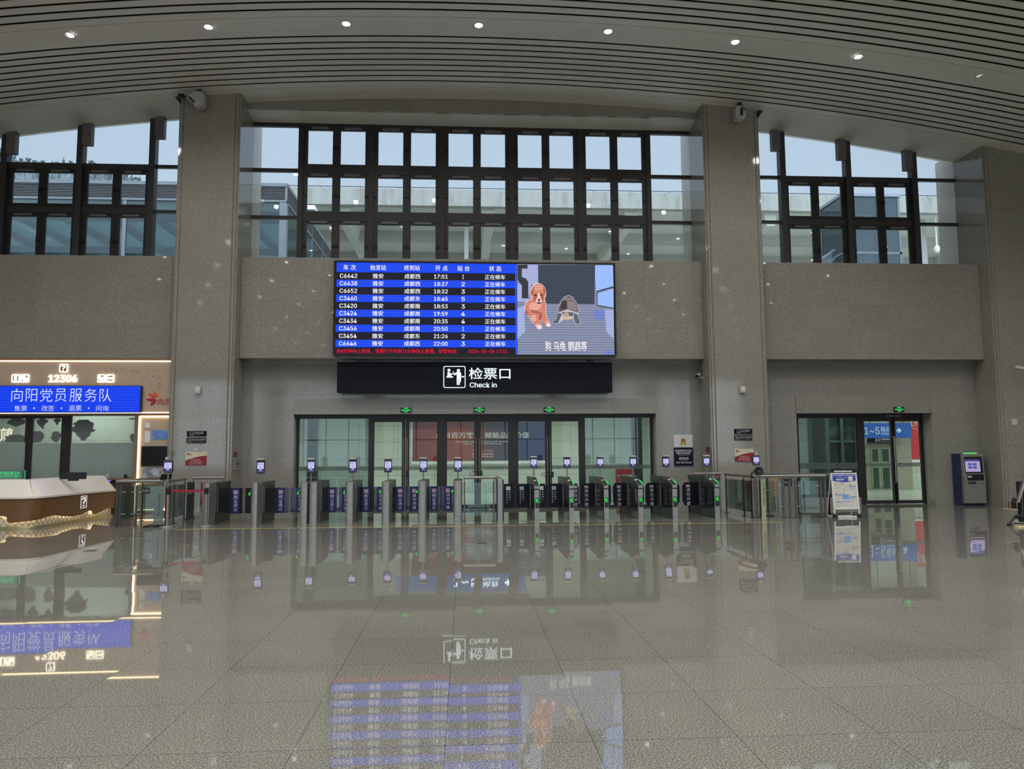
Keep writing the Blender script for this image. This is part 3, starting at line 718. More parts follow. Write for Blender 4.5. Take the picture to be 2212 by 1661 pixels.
# wall plates on the pillars
m_plate = M('black_sign_plate', (.010, .010, .012, 1), .55, spec=.15); m_plate_w = M('white_sign_print', A(165, 165, 160), .5)
m_grey_print = M('grey_sign_print', A(120, 122, 122), .5)
m_cream = M('cream_notice_print', A(150, 148, 126, 2.3), .4); m_red = M('dark_red_notice_print', A(92, 20, 28, 2.6), .35); m_pink = M('pale_pink_print', A(175, 130, 130), .5)
def small_plate(name, label, rc, icon, zh, en, group):
    Y = PF-.012; x0, x1, z0, z1 = R(*rc, Y); w, h = x1-x0, z1-z0
    t = thing(name, label, 'sign', ((x0+x1)/2, PF, z0), group=group)
    MB().prism(rrect(x0, x1, z0, z1, .012), Y, PF+.001, 'y').build('plate', m_plate, t)
    tx = TX(); ix = .14 if icon == 'lie' else .05
    a, b = (x0+.40*w, x0+.86*w) if icon == 'lie' else (x0+.27*w, x0+.96*w)
    tx.fit(zh, (a, b, z0+.45*h, z0+.84*h), Y-.002, bold=.01); tx.fit(en, (a, a+(b-a)*(.55 if icon == 'lie' else .95), z0+.18*h, z0+.34*h), Y-.002)
    tx.build('lettering', m_grey_print, t)
    mb = MB(); q0 = x0+ix*w; s_ = .66*h
    ring_frame(mb, q0, q0+s_*1.1, z0+.16*h, z0+.16*h+s_, Y-.003, Y-.001, .006)
    if icon == 'lie':
        pl = [(.08, .3), (.3, .36), (.38, .58), (.55, .42), (.75, .62), (.92, .62), (.95, .3), (.85, .3), (.8, .48), (.6, .26), (.1, .24)]
    else: pl = [(.45, .05), (.58, .05), (.62, .5), (.72, .7), (.6, .78), (.58, .95), (.45, .95), (.44, .74), (.2, .42), (.26, .38), (.44, .58)]
    mb.poly([(q0+a*s_*1.1, Y-.002, z0+.16*h+b*s_) for a, b in pl])
    mb.build('symbol', m_grey_print, t)
def red_notice(label, rc, small=True):
    Y = PF-.012; x0, x1, z0, z1 = R(*rc, Y); w, h = x1-x0, z1-z0
    t = thing('service_hotline_notice', label, 'notice', ((x0+x1)/2, PF, z0), group='red and cream service notices on the pillars')
    MB().prism(rrect(x0, x1, z0, z1, .01), Y, PF+.001, 'y').build('plate', m_cream, t)
    cv = [(x0+w*k/10, z0+h*(.38+.34*math.sin(k/10*1.5))) for k in range(11)]
    MB().add([(x0, Y-.002, z0), (x1, Y-.002, z0)] + [(p[0], Y-.002, p[1]) for p in reversed(cv)], [tuple(range(13))]).build('red_field', m_red, t)
    tx = TX()
    tx.fit('雅安站服务电话', (x0+.26*w, x0+.7*w, z0+.36*h, z0+.46*h), Y-.004); tx.fit('028-86434807', (x0+.2*w, x0+.78*w, z0+.22*h, z0+.33*h), Y-.004)
    tx.fit('028-86434808', (x0+.2*w, x0+.78*w, z0+.09*h, z0+.20*h), Y-.004); tx.build('lettering', m_pink, t)
    lg = MB()
    for k in range(5):
        a = math.radians(60+40*k); c = (x0+.13*w+.022*math.cos(a), z0+.82*h+.022*math.sin(a))
        lg.add([(c[0]+.02*math.cos(q)*math.cos(a)-.008*math.sin(q)*math.sin(a), Y-.004, c[1]+.02*math.cos(q)*math.sin(a)+.008*math.sin(q)*math.cos(a)) for q in [i*.8 for i in range(8)]], [tuple(range(8))])
    lg.rect(x0+.17*w, x0+.27*w, z0+.77*h, z0+.83*h, Y-.004); lg.build('logo', m_red, t)
small_plate('no_lying_sign', 'black No Lying sign on the left pillar, upper of two', (403.6, 931, 446, 943), 'lie', '请勿躺卧', 'No Lying', 'black rule signs on the pillars')
small_plate('no_littering_sign', 'black no-littering sign on the left pillar, lower of two', (402.8, 945.5, 445, 957.3), 'bin', '请勿乱扔废弃物', 'Do Not Throw Rubbish', 'black rule signs on the pillars')
small_plate('no_lying_sign', 'black No Lying sign on the right pillar, upper of two', (1586.2, 926.3, 1625, 938), 'lie', '请勿躺卧', 'No Lying', 'black rule signs on the pillars')
small_plate('no_littering_sign', 'black no-littering sign on the right pillar, lower of two', (1586.4, 940.2, 1625.2, 951.3), 'bin', '请勿乱扔废弃物', 'Do Not Throw Rubbish', 'black rule signs on the pillars')
red_notice('red and cream service hotline notice on the left pillar', (400.8, 976, 446.4, 1005.5)); red_notice('red and cream service hotline notice on the right pillar', (1587, 969.5, 1628.5, 997.5))
def wall_box(name, label, cat, rc, Y, d, mat, face=None, group=None, bevel=.008):
    x0, x1, z0, z1 = R(*rc, Y-d); t = thing(name, label, cat, ((x0+x1)/2, Y, z0), group=group)
    MB().box(x0, x1, Y-d, Y, z0, z1).build('housing', mat, t, bevel=bevel)
    if face: MB().box(x0+.18*(x1-x0), x1-.18*(x1-x0), Y-d-.004, Y-d+.002, z0+.35*(z1-z0), z1-.12*(z1-z0)).build('cover', face, t)
    return t
wall_box('motion_sensor', 'beige sensor box high on the left pillar', 'sensor', (420.5, 835, 432.5, 850), PF, .09, m_offwhite, m_white, 'sensor boxes on the pillars')
wall_box('motion_sensor', 'beige sensor box high on the right pillar', 'sensor', (1599, 834, 1611, 848.5), PF, .09, m_offwhite, m_white, 'sensor boxes on the pillars')
wall_box('switch_plate', 'small cream plate just above the red notice on the left pillar', 'wall plate', (420.2, 969.5, 427.2, 975.8), PF, .03, m_cream, m_offwhite)
wall_box('socket_plate', 'upper small white fitting at the left edge of the left pillar', 'wall plate', (371, 974, 377, 978), PF, .03, m_offwhite, m_black, 'small fittings at the left pillar edge')
wall_box('socket_plate', 'lower small white fitting at the left edge of the left pillar', 'wall plate', (371, 980, 377.5, 984), PF, .03, m_offwhite, m_black, 'small fittings at the left pillar edge')
wall_box('note_card', 'yellowish card stuck high on the far right pillar', 'card', (2186, 905, 2198, 918), PF, .012, m_cream)
# police notice
Y = WF-.03; x0, x1, z0, z1 = R(1455.5, 939, 1497, 1006.5, Y); zm = P(1470, 966.3, Y).z; w = x1-x0; xm = (x0+x1)/2
t = thing('police_notice', 'tall navy and white police station notice with golden emblem on the wall', 'notice', (xm, WF-.004, z0))
MB().box(x0, x1, Y, WF-.003, z0, z1).build('board', M('white_notice_board', A(150, 150, 150, 2.4), .4), t)
MB().box(x0, x1, Y-.003, Y+.001, z0, zm).build('navy_field', M('navy_notice_print', (.008, .009, .03, 1), .5, spec=.2), t)
tx = TX(); hgt = zm-z0
for s_, f0, f1, wd in (('西昌铁路公安处', .77, .88, .86), ('雅安站派出所', .64, .75, .74), ('ZHAN PAI CHU SUO', .575, .605, .6), ('报警电话', .36, .47, .5), ('BAOJING DIANHUA', .30, .33, .4), ('028-86433110', .14, .23, .78)):
    tx.fit(s_, (xm-wd*w/2, xm+wd*w/2, z0+f0*hgt, z0+f1*hgt), Y-.006, bold=.01)
tx.build('lettering', m_plate_w, t)
zc = (zm+z1)/2-.01; em = MB()
m_gold = M('gold_emblem', (.55, .38, .05, 1), .35, .3); m_emred = M('red_emblem', (.35, .05, .03, 1), .4)
em.add([(xm+a*.01, Y-.005, zc+b*.01) for a, b in [(8*math.cos(q), 8.2*math.sin(q)+1.5) for q in [i*.45 for i in range(14)]]], [tuple(range(14))]); em.poly([(xm-.09, Y-.004, zc-.02), (xm-.075, Y-.004, zc-.115), (xm, Y-.004, zc-.09), (xm+.075, Y-.004, zc-.115), (xm+.09, Y-.004, zc-.02), (xm, Y-.004, zc-.05)])
e_ = em.build('emblem', m_gold, t)
MB().add([(xm+.055*math.cos(q*.5), Y-.007, zc+.02+.055*math.sin(q*.5)) for q in range(13)], [tuple(range(13))]).build('emblem_field', m_emred, e_)
mb = MB(); 
for a, b, r_ in ((0, 4.6, .9), (-2.6, 3, .6), (2.6, 3, .6), (-1.4, 1.8, .5), (1.4, 1.8, .5)): mb.add([(xm+a*.01+r_*.012*math.cos(q), Y-.009, zc+b*.01+r_*.012*math.sin(q)) for q in range(6)], [tuple(range(6))])
mb.rect(xm-.025, xm+.025, zc-.02, zc+.004, Y-.009); mb.build('emblem_stars', m_gold, e_)
# call points and fire-hose boxes in the pillar sides
def side_panel(name, label, x, ys, zs, sgn, mat, detail=None, group=None):
    t = thing(name, label, 'panel', (x, sum(ys)/2, zs[0]), group=group)
    MB().box(min(x, x+sgn*.035), max(x, x+sgn*.035), ys[0], ys[1], zs[0], zs[1]).build('plate', mat, t, bevel=.004)
    if detail:
        m, f = detail; yc, zc = sum(ys)/2, sum(zs)/2
        MB().box(min(x+sgn*.03, x+sgn*.05), max(x+sgn*.03, x+sgn*.05), yc-f*(ys[1]-ys[0]), yc+f*(ys[1]-ys[0]), zc-f*(zs[1]-zs[0]), zc+f*(zs[1]-zs[0])).build('button', m, t)
m_redbtn = M('red_call_point', (.42, .05, .05, 1), .4)
side_panel('fire_call_point', 'small red call point on the side of the left pillar', PL[1], (20.68, 20.86), (1.53, 1.66), 1, m_charcoal, (m_redbtn, .36), 'fire call points on the pillar sides')
side_panel('fire_call_point', 'small red call point on the side of the right pillar', PR[0], (20.68, 20.86), (1.58, 1.72), -1, m_charcoal, (m_redbtn, .36), 'fire call points on the pillar sides')
side_panel('equipment_hatch', 'flush grey hatch with dark slot low in the left pillar side', PL[1], (20.6, 21.2), (1.17, 1.5), 1, m_wall, (m_black, .08))
# two bullet cameras
def camera_at(px, py, label, Y, sgn, wallx):
    c = P(px, py, Y); t = thing('security_camera', label, 'security camera', (wallx, Y+.05, c.z))
    d = Vector((-.55*sgn*-1, -.75, -.28)).normalized(); b = c - d*.15
    MB().path([c-d*.16, c+d*.12], .055, 12).build('body', m_offwhite, t, smooth=True)
    MB().path([c+d*.115, c+d*.135], .048, 12).build('lens', m_black_gloss, t)
    MB().path([c-d*.02, c-d*.02+Vector((0, 0, -.06)), (wallx, Y+.05, c.z-.07)], .018, 8).build('arm', m_offwhite, t, smooth=True)
    MB().path([(wallx-.02*sgn*-1, Y+.05, c.z-.07), (wallx, Y+.05, c.z-.07)], .05, 12).build('wall_bracket', m_offwhite, t)
    MB().path([(wallx+.01*sgn, Y+.06, c.z-.03), (wallx+.01*sgn, Y+.06, c.z+.2)], .007, 6).build('cable', m_black, t)
camera_at(1508.5, 810.5, 'white bullet camera on the side of the right pillar under the beam', 21.05, -1, PR[0])
camera_at(2208, 796, 'white bullet camera at the right edge on the far right pillar', 20.0, 1, 16.62)

# ================================================================== ticket gates
m_flap = G('smoked_flap_panel', (.45, .45, .47, 1), .5, .55, (.05, .048, .05, 1))
m_flap_blk = M('black_flap_panel', (.008, .008, .014, 1), .4, spec=.25)
m_navy = M('navy_blue_flap_sign', (.018, .022, .14, 1), .5, spec=.25)
m_navy_dk = M('dark_navy_flap_sign', (.012, .012, .04, 1), .35)
m_blue_line = M('blue_sign_border', (.06, .08, .42, 1), .35)
m_print = M('pale_flap_print', A(150, 150, 165), .5); m_tag = M('pinkish_flap_label', A(128, 112, 118), .5)
m_acry = G('clear_acrylic_window', (.85, .9, .88, 1), .8)
arrow_green = L('green_arrow_light', (.02, .85, .06, 1), 1.0); strip_green = L('green_status_strip', (.02, .75, .16, 1), 1.0)
scr_pale = L('terminal_screen_light', (.62, .62, 1, 1), .95); scr_mid = L('terminal_screen_shapes', (.16, .15, .42, 1), 1.0); scr_dark = L('terminal_screen_dark', (.035, .03, .11, 1), 1.0)
led_orange = L('orange_digit_light', (1, .55, .25, 1), 1.2); led_pale = L('white_digit_light', (.9, .9, 1, 1), 1.2)
def terminal(t, xc, Y, zp, z0, z1, w, hood=True, tilt=0.0):
    """Face-recognition terminal on a pole: pole, housing with hood, lit screen."""
    MB().tube((xc, Y, zp), (xc, Y, z0+.05), .017, 12).build('terminal_pole', m_steel, t, smooth=True)
    b = MB().prism(rrect(xc-w/2, xc+w/2, z0, z1, .02), Y-.03, Y+.02, 'y').build('terminal', m_black_gloss, t)
    if hood: MB().prism([(Y-.09, z1+.003), (Y-.09, z1+.010), (Y-.02, z1+.032), (Y+.03, z1+.032), (Y+.03, z1-.02), (Y+.022, z1-.02), (Y+.022, z1+.003)], xc-w*.44, xc+w*.44, 'x').build('hood', m_offwhite, b)
    h = z1-z0; y = Y-.032
    MB().rect(xc-w*.40, xc+w*.40, z0+.07*h, z0+.80*h, y).build('screen', scr_pale, b)
    mb = MB(); y -= .002
    mb.rect(xc-w*.40, xc+w*.40, z0+.07*h, z0+.34*h, y); mb.build('screen_footer', scr_dark, b)
    mb = MB(); y -= .002
    for k in range(3): mb.rect(xc-w*(.34-.22*k), xc-w*(.22-.2*k), z0+h*(.66-.03*k), z0+h*(.74-.02*k), y)
    mb.rect(xc-w*.3, xc+w*.1, z0+.50*h, z0+.53*h, y); mb.rect(xc-w*.14, xc+w*.14, z0+.40*h, z0+.44*h, y); mb.build('screen_shapes', scr_mid, b)
    mb = MB(); mb.rect(xc-w*.12, xc-w*.02, z0+.24*h, z0+.33*h, y).rect(xc+w*.02, xc+w*.12, z0+.24*h, z0+.33*h, y).rect(xc-w*.25, xc+w*.25, z0+.17*h, z0+.19*h, y); mb.build('screen_icons', scr_pale, b)
    return b
def flap(t, xa, xb, Y, z0, z1, text, at, style):
    """A retracting flap between xa (root) and xb (free edge) with its sign; at = where the sign sits along it."""
    lo, hi = min(xa, xb), max(xa, xb)
    if style == 'smoked':
        r_ = rrect(lo, hi, z0, z1, .03); f = MB().prism(r_, Y-.006, Y+.006, 'y').build('flap', m_flap, t)
        sw = .185; a = at-sw/2; b = at+sw/2
        MB().box(a, b, Y-.012, Y-.007, z0+.01, z1-.005).build('flap_sign', m_navy, f)
        ring_frame(MB(), a+.012, b-.012, z0+.022, z1-.017, Y-.0145, Y-.012, .006).build('sign_border', m_blue_line, f)
        h = z1-z0
        MB().rect(a+.04, b-.04, z1-.15, z1-.055, Y-.0145).build('sign_label', m_tag, f)
        x = TX(); n = len(text)
        for k, ch in enumerate(text):
            zc = z1-.215-k*.098; x.fit(ch, (at-.046, at+.046, zc-.042, zc+.042), Y-.0145, bold=.004)
        x.build('sign_lettering', m_print, f)
    else:
        s_ = 1 if xb > xa else -1; c = .055
        pts = [(xa, z0), (xb-s_*c, z0), (xb, z0+.13), (xb, z1-.10), (xb-s_*c, z1), (xa, z1)]
        f = MB().prism(pts, Y-.010, Y+.010, 'y').build('flap', m_flap_blk, t)
        if style == 'print':
            MB().rect(at-.055, at+.055, z1-.165, z1-.065, Y-.0125).build('sign_label', text[1], f)
            x = TX()
            for cidx, col in enumerate(text[0]):
                for k, ch in enumerate(col):
                    zc = z1-.215-k*.062; xx = at+(-.034 if cidx == 0 else .034); x.fit(ch, (xx-.020, xx+.020, zc-.021, zc+.021), Y-.0125, bold=.02)
            x.build('sign_lettering', m_print, f)
        else:
            MB().rect(at-.052, at+.052, z1-.125, z1-.060, Y-.0125).build('sign_label', m_tag, f)
            x = TX()
            for k, ch in enumerate(text):
                zc = z1-.195-k*.115; x.fit(ch, (at-.05, at+.05, zc-.048, zc+.048), Y-.0125)
            x.build('sign_lettering', m_print, f)
    return f
FY, FZ0, FZ1 = 18.55, .185, .79
def steel_gate(x0, x1, yf, label, fl=None, fr=None, term=True, disp=True, L_=1.55, tx=None):
    """Older brushed-steel gate: round-nosed front column, window, flap pocket, plinth and top bar."""
    h, yb = .945, yf+L_
    t = thing('ticket_gate', label, 'ticket gate', ((x0+x1)/2, yf+.1, 0), group='brushed steel ticket gates')
    r_ = min(.04, (x1-x0)/2.2)
    pts = [(x0, yf+.42), (x0, yf+r_), (x0+r_*.3, yf+r_*.3), (x0+r_, yf), (x1-r_, yf), (x1-r_*.3, yf+r_*.3), (x1, yf+r_), (x1, yf+.42)]
    MB().prism(pts, 0, h-.05, 'z').build('front_column', m_steel, t, smooth=True)
    MB().prism(pts, h-.048, h, 'z').build('column_cap', m_steel, t, smooth=True)
    MB().box(x0+.004, x1-.004, yf+.42, yb, .0, .24).build('plinth', m_steel_dk, t, bevel=.006)
    MB().box(x0, x1, yf+.42, yb, h-.09, h).build('top_bar', m_steel_dk, t, bevel=.006)
    mb = MB()
    for y in (yf+.50, yf+.62): mb.box(x0+.01, x0+.03, y, y+.03, .24, h-.09).box(x1-.03, x1-.01, y, y+.03, .24, h-.09)
    mb.build('window_posts', m_steel, t)
    MB().box(x0+.016, x0+.020, yf+.42, yf+.62, .26, h-.09).box(x1-.02, x1-.016, yf+.42, yf+.62, .26, h-.09).build('window', m_acry, t)
    MB().box(x0+.012, x1-.012, yf+.68, yb-.10, .24, h-.09).build('flap_pocket', m_black, t)
    MB().box(x0, x1, yb-.10, yb, .0, h-.09).build('rear_column', m_steel_dk, t)
    MB().box(x0-.002, x1+.002, yf+.46, yb-.05, .10, .105).build('plinth_seam', m_black, t)
    if disp:
        zc = .715; d = MB().box(x0-.052, x0+.012, yf-.02, yf+.02, zc-.05, zc+.05).build('direction_display', m_black, t)
        c = x0-.02; mb = MB(); y = yf-.023
        mb.poly([(c-.022, y, zc-.012), (c-.006, y, zc-.026), (c+.024, y, zc+.02), (c+.012, y, zc+.032)]); mb.rect(c-.022, c+.016, zc-.036, zc-.026, y); mb.rect(c-.024, c-.014, zc-.026, zc+.005, y)
        mb.build('arrow', arrow_green, d)
    if term: terminal(t, tx if tx is not None else (x0+x1)/2, yf+.5, h, 1.145, 1.465, .18)
    if fl: flap(t, x0+.01, x0-fl[0], FY, FZ0, FZ1, fl[1], x0-fl[2], 'smoked')
    if fr: flap(t, x1-.01, x1+fr[0], FY, FZ0, FZ1, fr[1], x1+fr[2], 'smoked')
    return t
GO, STOP = '刷证通过', '请勿冲撞'
fxl = lambda px: P(px, 1075, FY).x
def sgn_at(px0, px1): return (fxl(px0)+fxl(px1))/2
g = [(-5.93, -5.755, 17.45), (-4.825, -4.675, 17.40), (-3.784, -3.605, 17.58), (-3.573, -3.384, 17.58), (-2.749, -2.569, 17.60), (-1.931, -1.745, 17.66), (-1.098, -.909, 17.72), (-.274, -.076, 17.75)]
steel_gate(*g[0], 'steel ticket gate at the far left end, next to the stanchion with the red belt', fr=(.44, GO, sgn_at(501.5, 517)-g[0][1]), term=False, disp=False)
steel_gate(*g[1], 'second brushed steel ticket gate from the left, wide gap on both sides', fl=(.45, STOP, g[1][0]-sgn_at(542, 557)), fr=(.43, GO, sgn_at(599, 614)-g[1][1]))
steel_gate(*g[2], 'third steel ticket gate from the left, left half of the touching pair', fl=(.43, STOP, g[2][0]-sgn_at(641, 656)), tx=-3.63)
steel_gate(*g[3], 'fourth steel ticket gate from the left, right half of the touching pair, no screen', fr=(.30, GO, sgn_at(709.5, 725)-g[3][1]), term=False, disp=False)
steel_gate(*g[4], 'brushed steel ticket gate right of the touching pair', fl=(.305, STOP, g[4][0]-sgn_at(739.5, 754.5)), fr=(.305, GO, sgn_at(783, 798.5)-g[4][1]))
steel_gate(*g[5], 'third brushed steel ticket gate to the left of the steel swing barrier', fl=(.305, STOP, g[5][0]-sgn_at(815, 830)), fr=(.305, GO, sgn_at(856.5, 872)-g[5][1]))
steel_gate(*g[6], 'second brushed steel ticket gate to the left of the steel swing barrier', fl=(.31, STOP, g[6][0]-sgn_at(887.5, 902.5)), fr=(.305, GO, sgn_at(930, 945)-g[6][1]))
steel_gate(*g[7], 'brushed steel ticket gate touching the left end of the steel swing barrier', fl=(.305, STOP, g[7][0]-sgn_at(960, 975)))

m_lab_white = M('white_flap_label', A(150, 150, 155), .5); m_lab_pic = granite('picture_flap_label', [(.3, A(90, 110, 140)), (.5, A(120, 140, 165)), (.6, A(120, 60, 60)), (.8, A(70, 60, 80))], 9, .5)
TWO = (('临身份证', '请刷卡区')[0], )
KF = 19.35
def black_gate(x0, x1, yf, label, fl=None, fr=None, term=True, orange=True, L_=2.15):
    """Newer black gate: steel front plate, black side, sloped reader head with green strip, flaps near the rear."""
    yb, h = yf+L_, .985
    t = thing('ticket_gate', label, 'ticket gate', ((x0+x1)/2, yf+.1, 0), group='black ticket gates with sloped reader heads')
    MB().box(x0, x1, yf+.012, yf+1.0, 0, .715).build('cabinet', m_black_gloss, t, bevel=.008)
    MB().box(x0+.004, x1-.004, yf, yf+.014, .0, .715).build('front_plate', m_steel, t)
    d = MB().box(x0+.02, x1-.012, yf-.006, yf+.004, .29, .53).build('direction_display', m_black, t)
    c, zc, y = (x0+x1)/2+.004, .47, yf-.009; mb = MB()
    mb.poly([(c-.034, y, zc-.02), (c-.034, y, zc+.04), (c-.02, y, zc+.04), (c-.02, y, zc+.012), (c+.012, y, zc+.05), (c+.03, y, zc+.034), (c-.004, y, zc-.006), (c+.016, y, zc-.006), (c+.022, y, zc-.02)])
    mb.rect(c-.030, c+.02, zc-.05, zc-.036, y); mb.poly([(c+.02, y, zc-.05), (c+.04, y, zc-.02), (c+.04, y, zc), (c+.03, y, zc-.01), (c+.014, y, zc-.036)])
    mb.build('arrow', arrow_green, d)
    MB().box(x0+.01, x1-.006, yf+.02, yf+.95, .715, .745).build('ticket_slot', m_black, t)
    prof = [(yf-.004, .745), (yf-.004, .815), (yf+.80, h), (yf+1.1, h), (yf+1.1, .745)]
    hd = MB().prism(prof, x0, x1, 'x').build('reader_head', m_charcoal, t)
    MB().box(x0+.002, x1-.002, yf-.014, yf-.002, .742, .812).build('nose_plate', m_steel, t, bevel=.004)
    for xx in (x0, x1): MB().path([(xx, yf-.006, .815), (xx, yf+.5, .925), (xx, yf+.80, h)], .007, 6).build('head_trim', m_steel, hd)
    sl = lambda s: (yf+.80*s, .815+(h-.815)*s+.004); y, z = sl(.55)
    MB().add([(c+a, sl(.55+b)[0], sl(.55+b)[1]) for a, b in ((-.022, 0), (-.003, 0), (-.003, .10), (-.022, .10))], [(0, 1, 2, 3)]).add([(c+a, sl(.55+b)[0], sl(.55+b)[1]) for a, b in ((.003, 0), (.022, 0), (.022, .10), (.003, .10))], [(0, 1, 2, 3)]).build('digits', led_orange if orange else led_pale, hd)
    MB().path([(x1+.010, yf+.04, .825), (x1+.020, yf+.18, .86), (x1+.018, yf+.38, .905), (x1+.004, yf+.52, .935)], [.010, .016, .014, .006], 8).build('status_strip', strip_green, hd, smooth=True)
    MB().box(x0, x1, yf+1.0, yb, .0, .24).build('plinth', m_steel_dk, t, bevel=.006)
    MB().box(x0, x1, yf+1.1, yb, h-.11, h-.01).build('top_bar', m_steel_dk, t, bevel=.006)
    MB().box(x0+.01, x1-.01, yf+1.02, yb-.12, .24, h-.11).build('flap_pocket', m_black, t)
    MB().box(x0, x1, yb-.12, yb, .0, h-.1).build('rear_column', m_steel, t)
    MB().box(x0-.006, x0+.02, yf+1.12, yf+1.15, .24, h-.11).box(x1-.02, x1+.006, yf+1.12, yf+1.15, .24, h-.11).build('pocket_rails', m_steel, t)
    MB().box(x0-.003, x0+.01, yf+.30, yf+.42, .36, .62).build('side_reader', m_black, t)
    if term: terminal(t, (x0+x1)/2, yf+.75, h-.02, 1.215, 1.475, .168)
    if fl: flap(t, x0+.01, x0-fl[0], KF, .20, .80, fl[1], x0-fl[2], fl[3])
    if fr: flap(t, x1-.01, x1+fr[0], KF, .20, .80, fr[1], x1+fr[2], fr[3])
    return t
P1 = (('请刷身份证', '请勿闯入'), m_lab_white); P2 = (('请刷身份证', '证件通行'), m_lab_pic)
kx = lambda px: P(px, 1070, KF).x
k = [(1.626, 1.742, 17.79), (2.448, 2.566, 17.77), (3.272, 3.387, 17.74), (4.093, 4.213, 17.74), (4.911, 5.034, 17.72), (5.972, 6.101, 17.84)]
# plain end post of the row, right of the swing barrier
t = thing('gate_end_post', 'plain steel end post with black sides, right of the swing barrier', 'ticket gate', (.818, 17.9, 0))
MB().prism([(17.80, 0), (17.80, .95), (17.84, .985), (19.9, .985), (19.9, 0)], .765, .872, 'x').build('column', m_steel, t)
MB().box(.728, .765, 17.815, 19.9, .0, .965).box(.872, .910, 17.815, 19.9, .0, .965).build('side_panels', m_black_gloss, t, bevel=.006)
flap(t, .90, kx(1110), KF, .20, .80, P1, kx(1098), 'print')
black_gate(*k[0], 'black ticket gate nearest to the steel swing barrier', fl=(k[0][0]-kx(1114.5), P2, k[0][0]-kx(1127), 'print'), fr=(kx(1181)-k[0][1], P1, kx(1169.5)-k[0][1], 'print'))
black_gate(*k[1], 'second black ticket gate from the steel swing barrier', fl=(k[1][0]-kx(1185), P2, k[1][0]-kx(1196.5), 'print'), fr=(kx(1254-3.5)-k[1][1], STOP, kx(1243)-k[1][1], 'big'), orange=False)
black_gate(*k[2], 'third black ticket gate from the steel swing barrier, before the red notice', fl=(k[2][0]-kx(1254.5), STOP, k[2][0]-kx(1266.5), 'big'), fr=(kx(1320)-k[2][1], GO, kx(1308)-k[2][1], 'big'))
black_gate(*k[3], 'third black ticket gate counted from the right end of the row', fl=(k[3][0]-kx(1324), STOP, k[3][0]-kx(1337), 'big'), fr=(kx(1391)-k[3][1], GO, kx(1380)-k[3][1], 'big'), orange=False)
black_gate(*k[4], 'second black ticket gate from the right end, below the police notice', fl=(k[4][0]-kx(1394), STOP, k[4][0]-kx(1407.5), 'big'), fr=(kx(1468)-k[4][1], GO, kx(1455)-k[4][1], 'big'))
black_gate(*k[5], 'black ticket gate at the right end of the row, in front of the right pillar', fl=(k[5][0]-kx(1474), STOP, k[5][0]-kx(1486.5), 'big'), orange=False)

# ------------------------------------------------------------------ railings
def rail(name, label, p0, p1, z, fr, group='steel and glass railings', glass=True, clips=True, double=(), cat='railing', post=.024, low=.13, foot=True):
    """Tube handrail from p0 to p1 on flat posts at the given fractions, glass infill held by clips."""
    a, b = Vector((*p0, 0)), Vector((*p1, 0)); d = b-a; u = d.normalized(); nrm = Vector((-u.y, u.x, 0))
    t = thing(name, label, cat, tuple((a+b)/2), group=group)
    MB().path([a+Vector((0, 0, z)), b+Vector((0, 0, z))], .034, 14).build('handrail', m_steel, t, smooth=True)
    for f in fr:
        c = a+d*f
        m = MB().box(-post, post, -.012, .012, .0, z-.10).box(-.008, .008, -.008, .008, z-.10, z-.02)
        if foot: m.box(-.05, .05, -.045, .045, 0, .012)
        m.xf(Matrix.Translation(c) @ Matrix(((u.x, nrm.x, 0), (u.y, nrm.y, 0), (0, 0, 1))).to_4x4()).build('post', m_steel_dk, t)
    if glass:
        fs = sorted(fr)
        for f0, f1 in zip(fs[:-1], fs[1:]):
            L0 = (f1-f0)*d.length
            if L0 < .25: continue
            c0, c1 = a+d*f0+u*.06, a+d*f1-u*.06
            g_ = MB().add([tuple(c0+nrm*s_+Vector((0, 0, zz))) for zz in (low, z-.12) for s_ in (-.005, .005)] + [tuple(c1+nrm*s_+Vector((0, 0, zz))) for zz in (low, z-.12) for s_ in (-.005, .005)],
                          [(0, 1, 3, 2), (4, 6, 7, 5), (0, 4, 5, 1), (2, 3, 7, 6), (0, 2, 6, 4), (1, 5, 7, 3)]).build('glass_panel', m_railglass, t)
            if clips:
                cb = MB()
                for c_, s_ in ((c0, -1), (c1, 1)):
                    for zz in (low+.14, z-.24): cb.tube(c_+u*s_*.07+Vector((0, 0, zz)), c_-u*s_*.06+Vector((0, 0, zz)), .011, 8)
                cb.build('glass_clips', m_steel, t)
    return t
rail('railing', 'front steel and glass railing of the left pen, beside the service desk', (-7.86, 17.58), (-6.82, 17.58), 1.0, (.03, .10, .44, .985))
rail('railing', 'left side railing of the left pen, running back to the pillar', (-7.86, 17.66), (-7.86, 20.3), 1.0, (.03, .5, .97))
rail('railing', 'right side railing of the left pen, running back from the red belt stanchion', (-6.79, 17.62), (-6.87, 19.05), 1.0, (.05, .42, .97))
rail('railing', 'short rear railing left of the steel gates, in front of the left pillar', (-6.92, 19.72), (-6.14, 19.72), 1.0, (.02, .97), low=.16)
rail('railing', 'front steel and glass railing right of the black gates', (6.92, 17.80), (8.64, 17.66), 1.0, (.02, .09, .41, .50, .585, .93, .985))
rail('railing', 'side railing right of the last black gate, running back to the pillar', (6.92, 17.86), (6.82, 19.5), 1.0, (.04, .30, .96))
rail('railing', 'short rear railing behind the last black gate, in front of the right pillar', (6.18, 20.1), (6.92, 20.1), 1.0, (.04, .92))
rail('railing', 'rear steel railing of the right pen, running from the right pillar to the front corner', (7.95, 19.9), (9.0, 18.1), 1.0, (.1, .55, .96), glass=False)
sb = rail('swing_barrier', 'steel swing barrier with tubular handrail between the two rows of gates', (-.04, 17.76), (.70, 17.76), 1.02, (.03, .95), group=None, cat='barrier', post=.02)
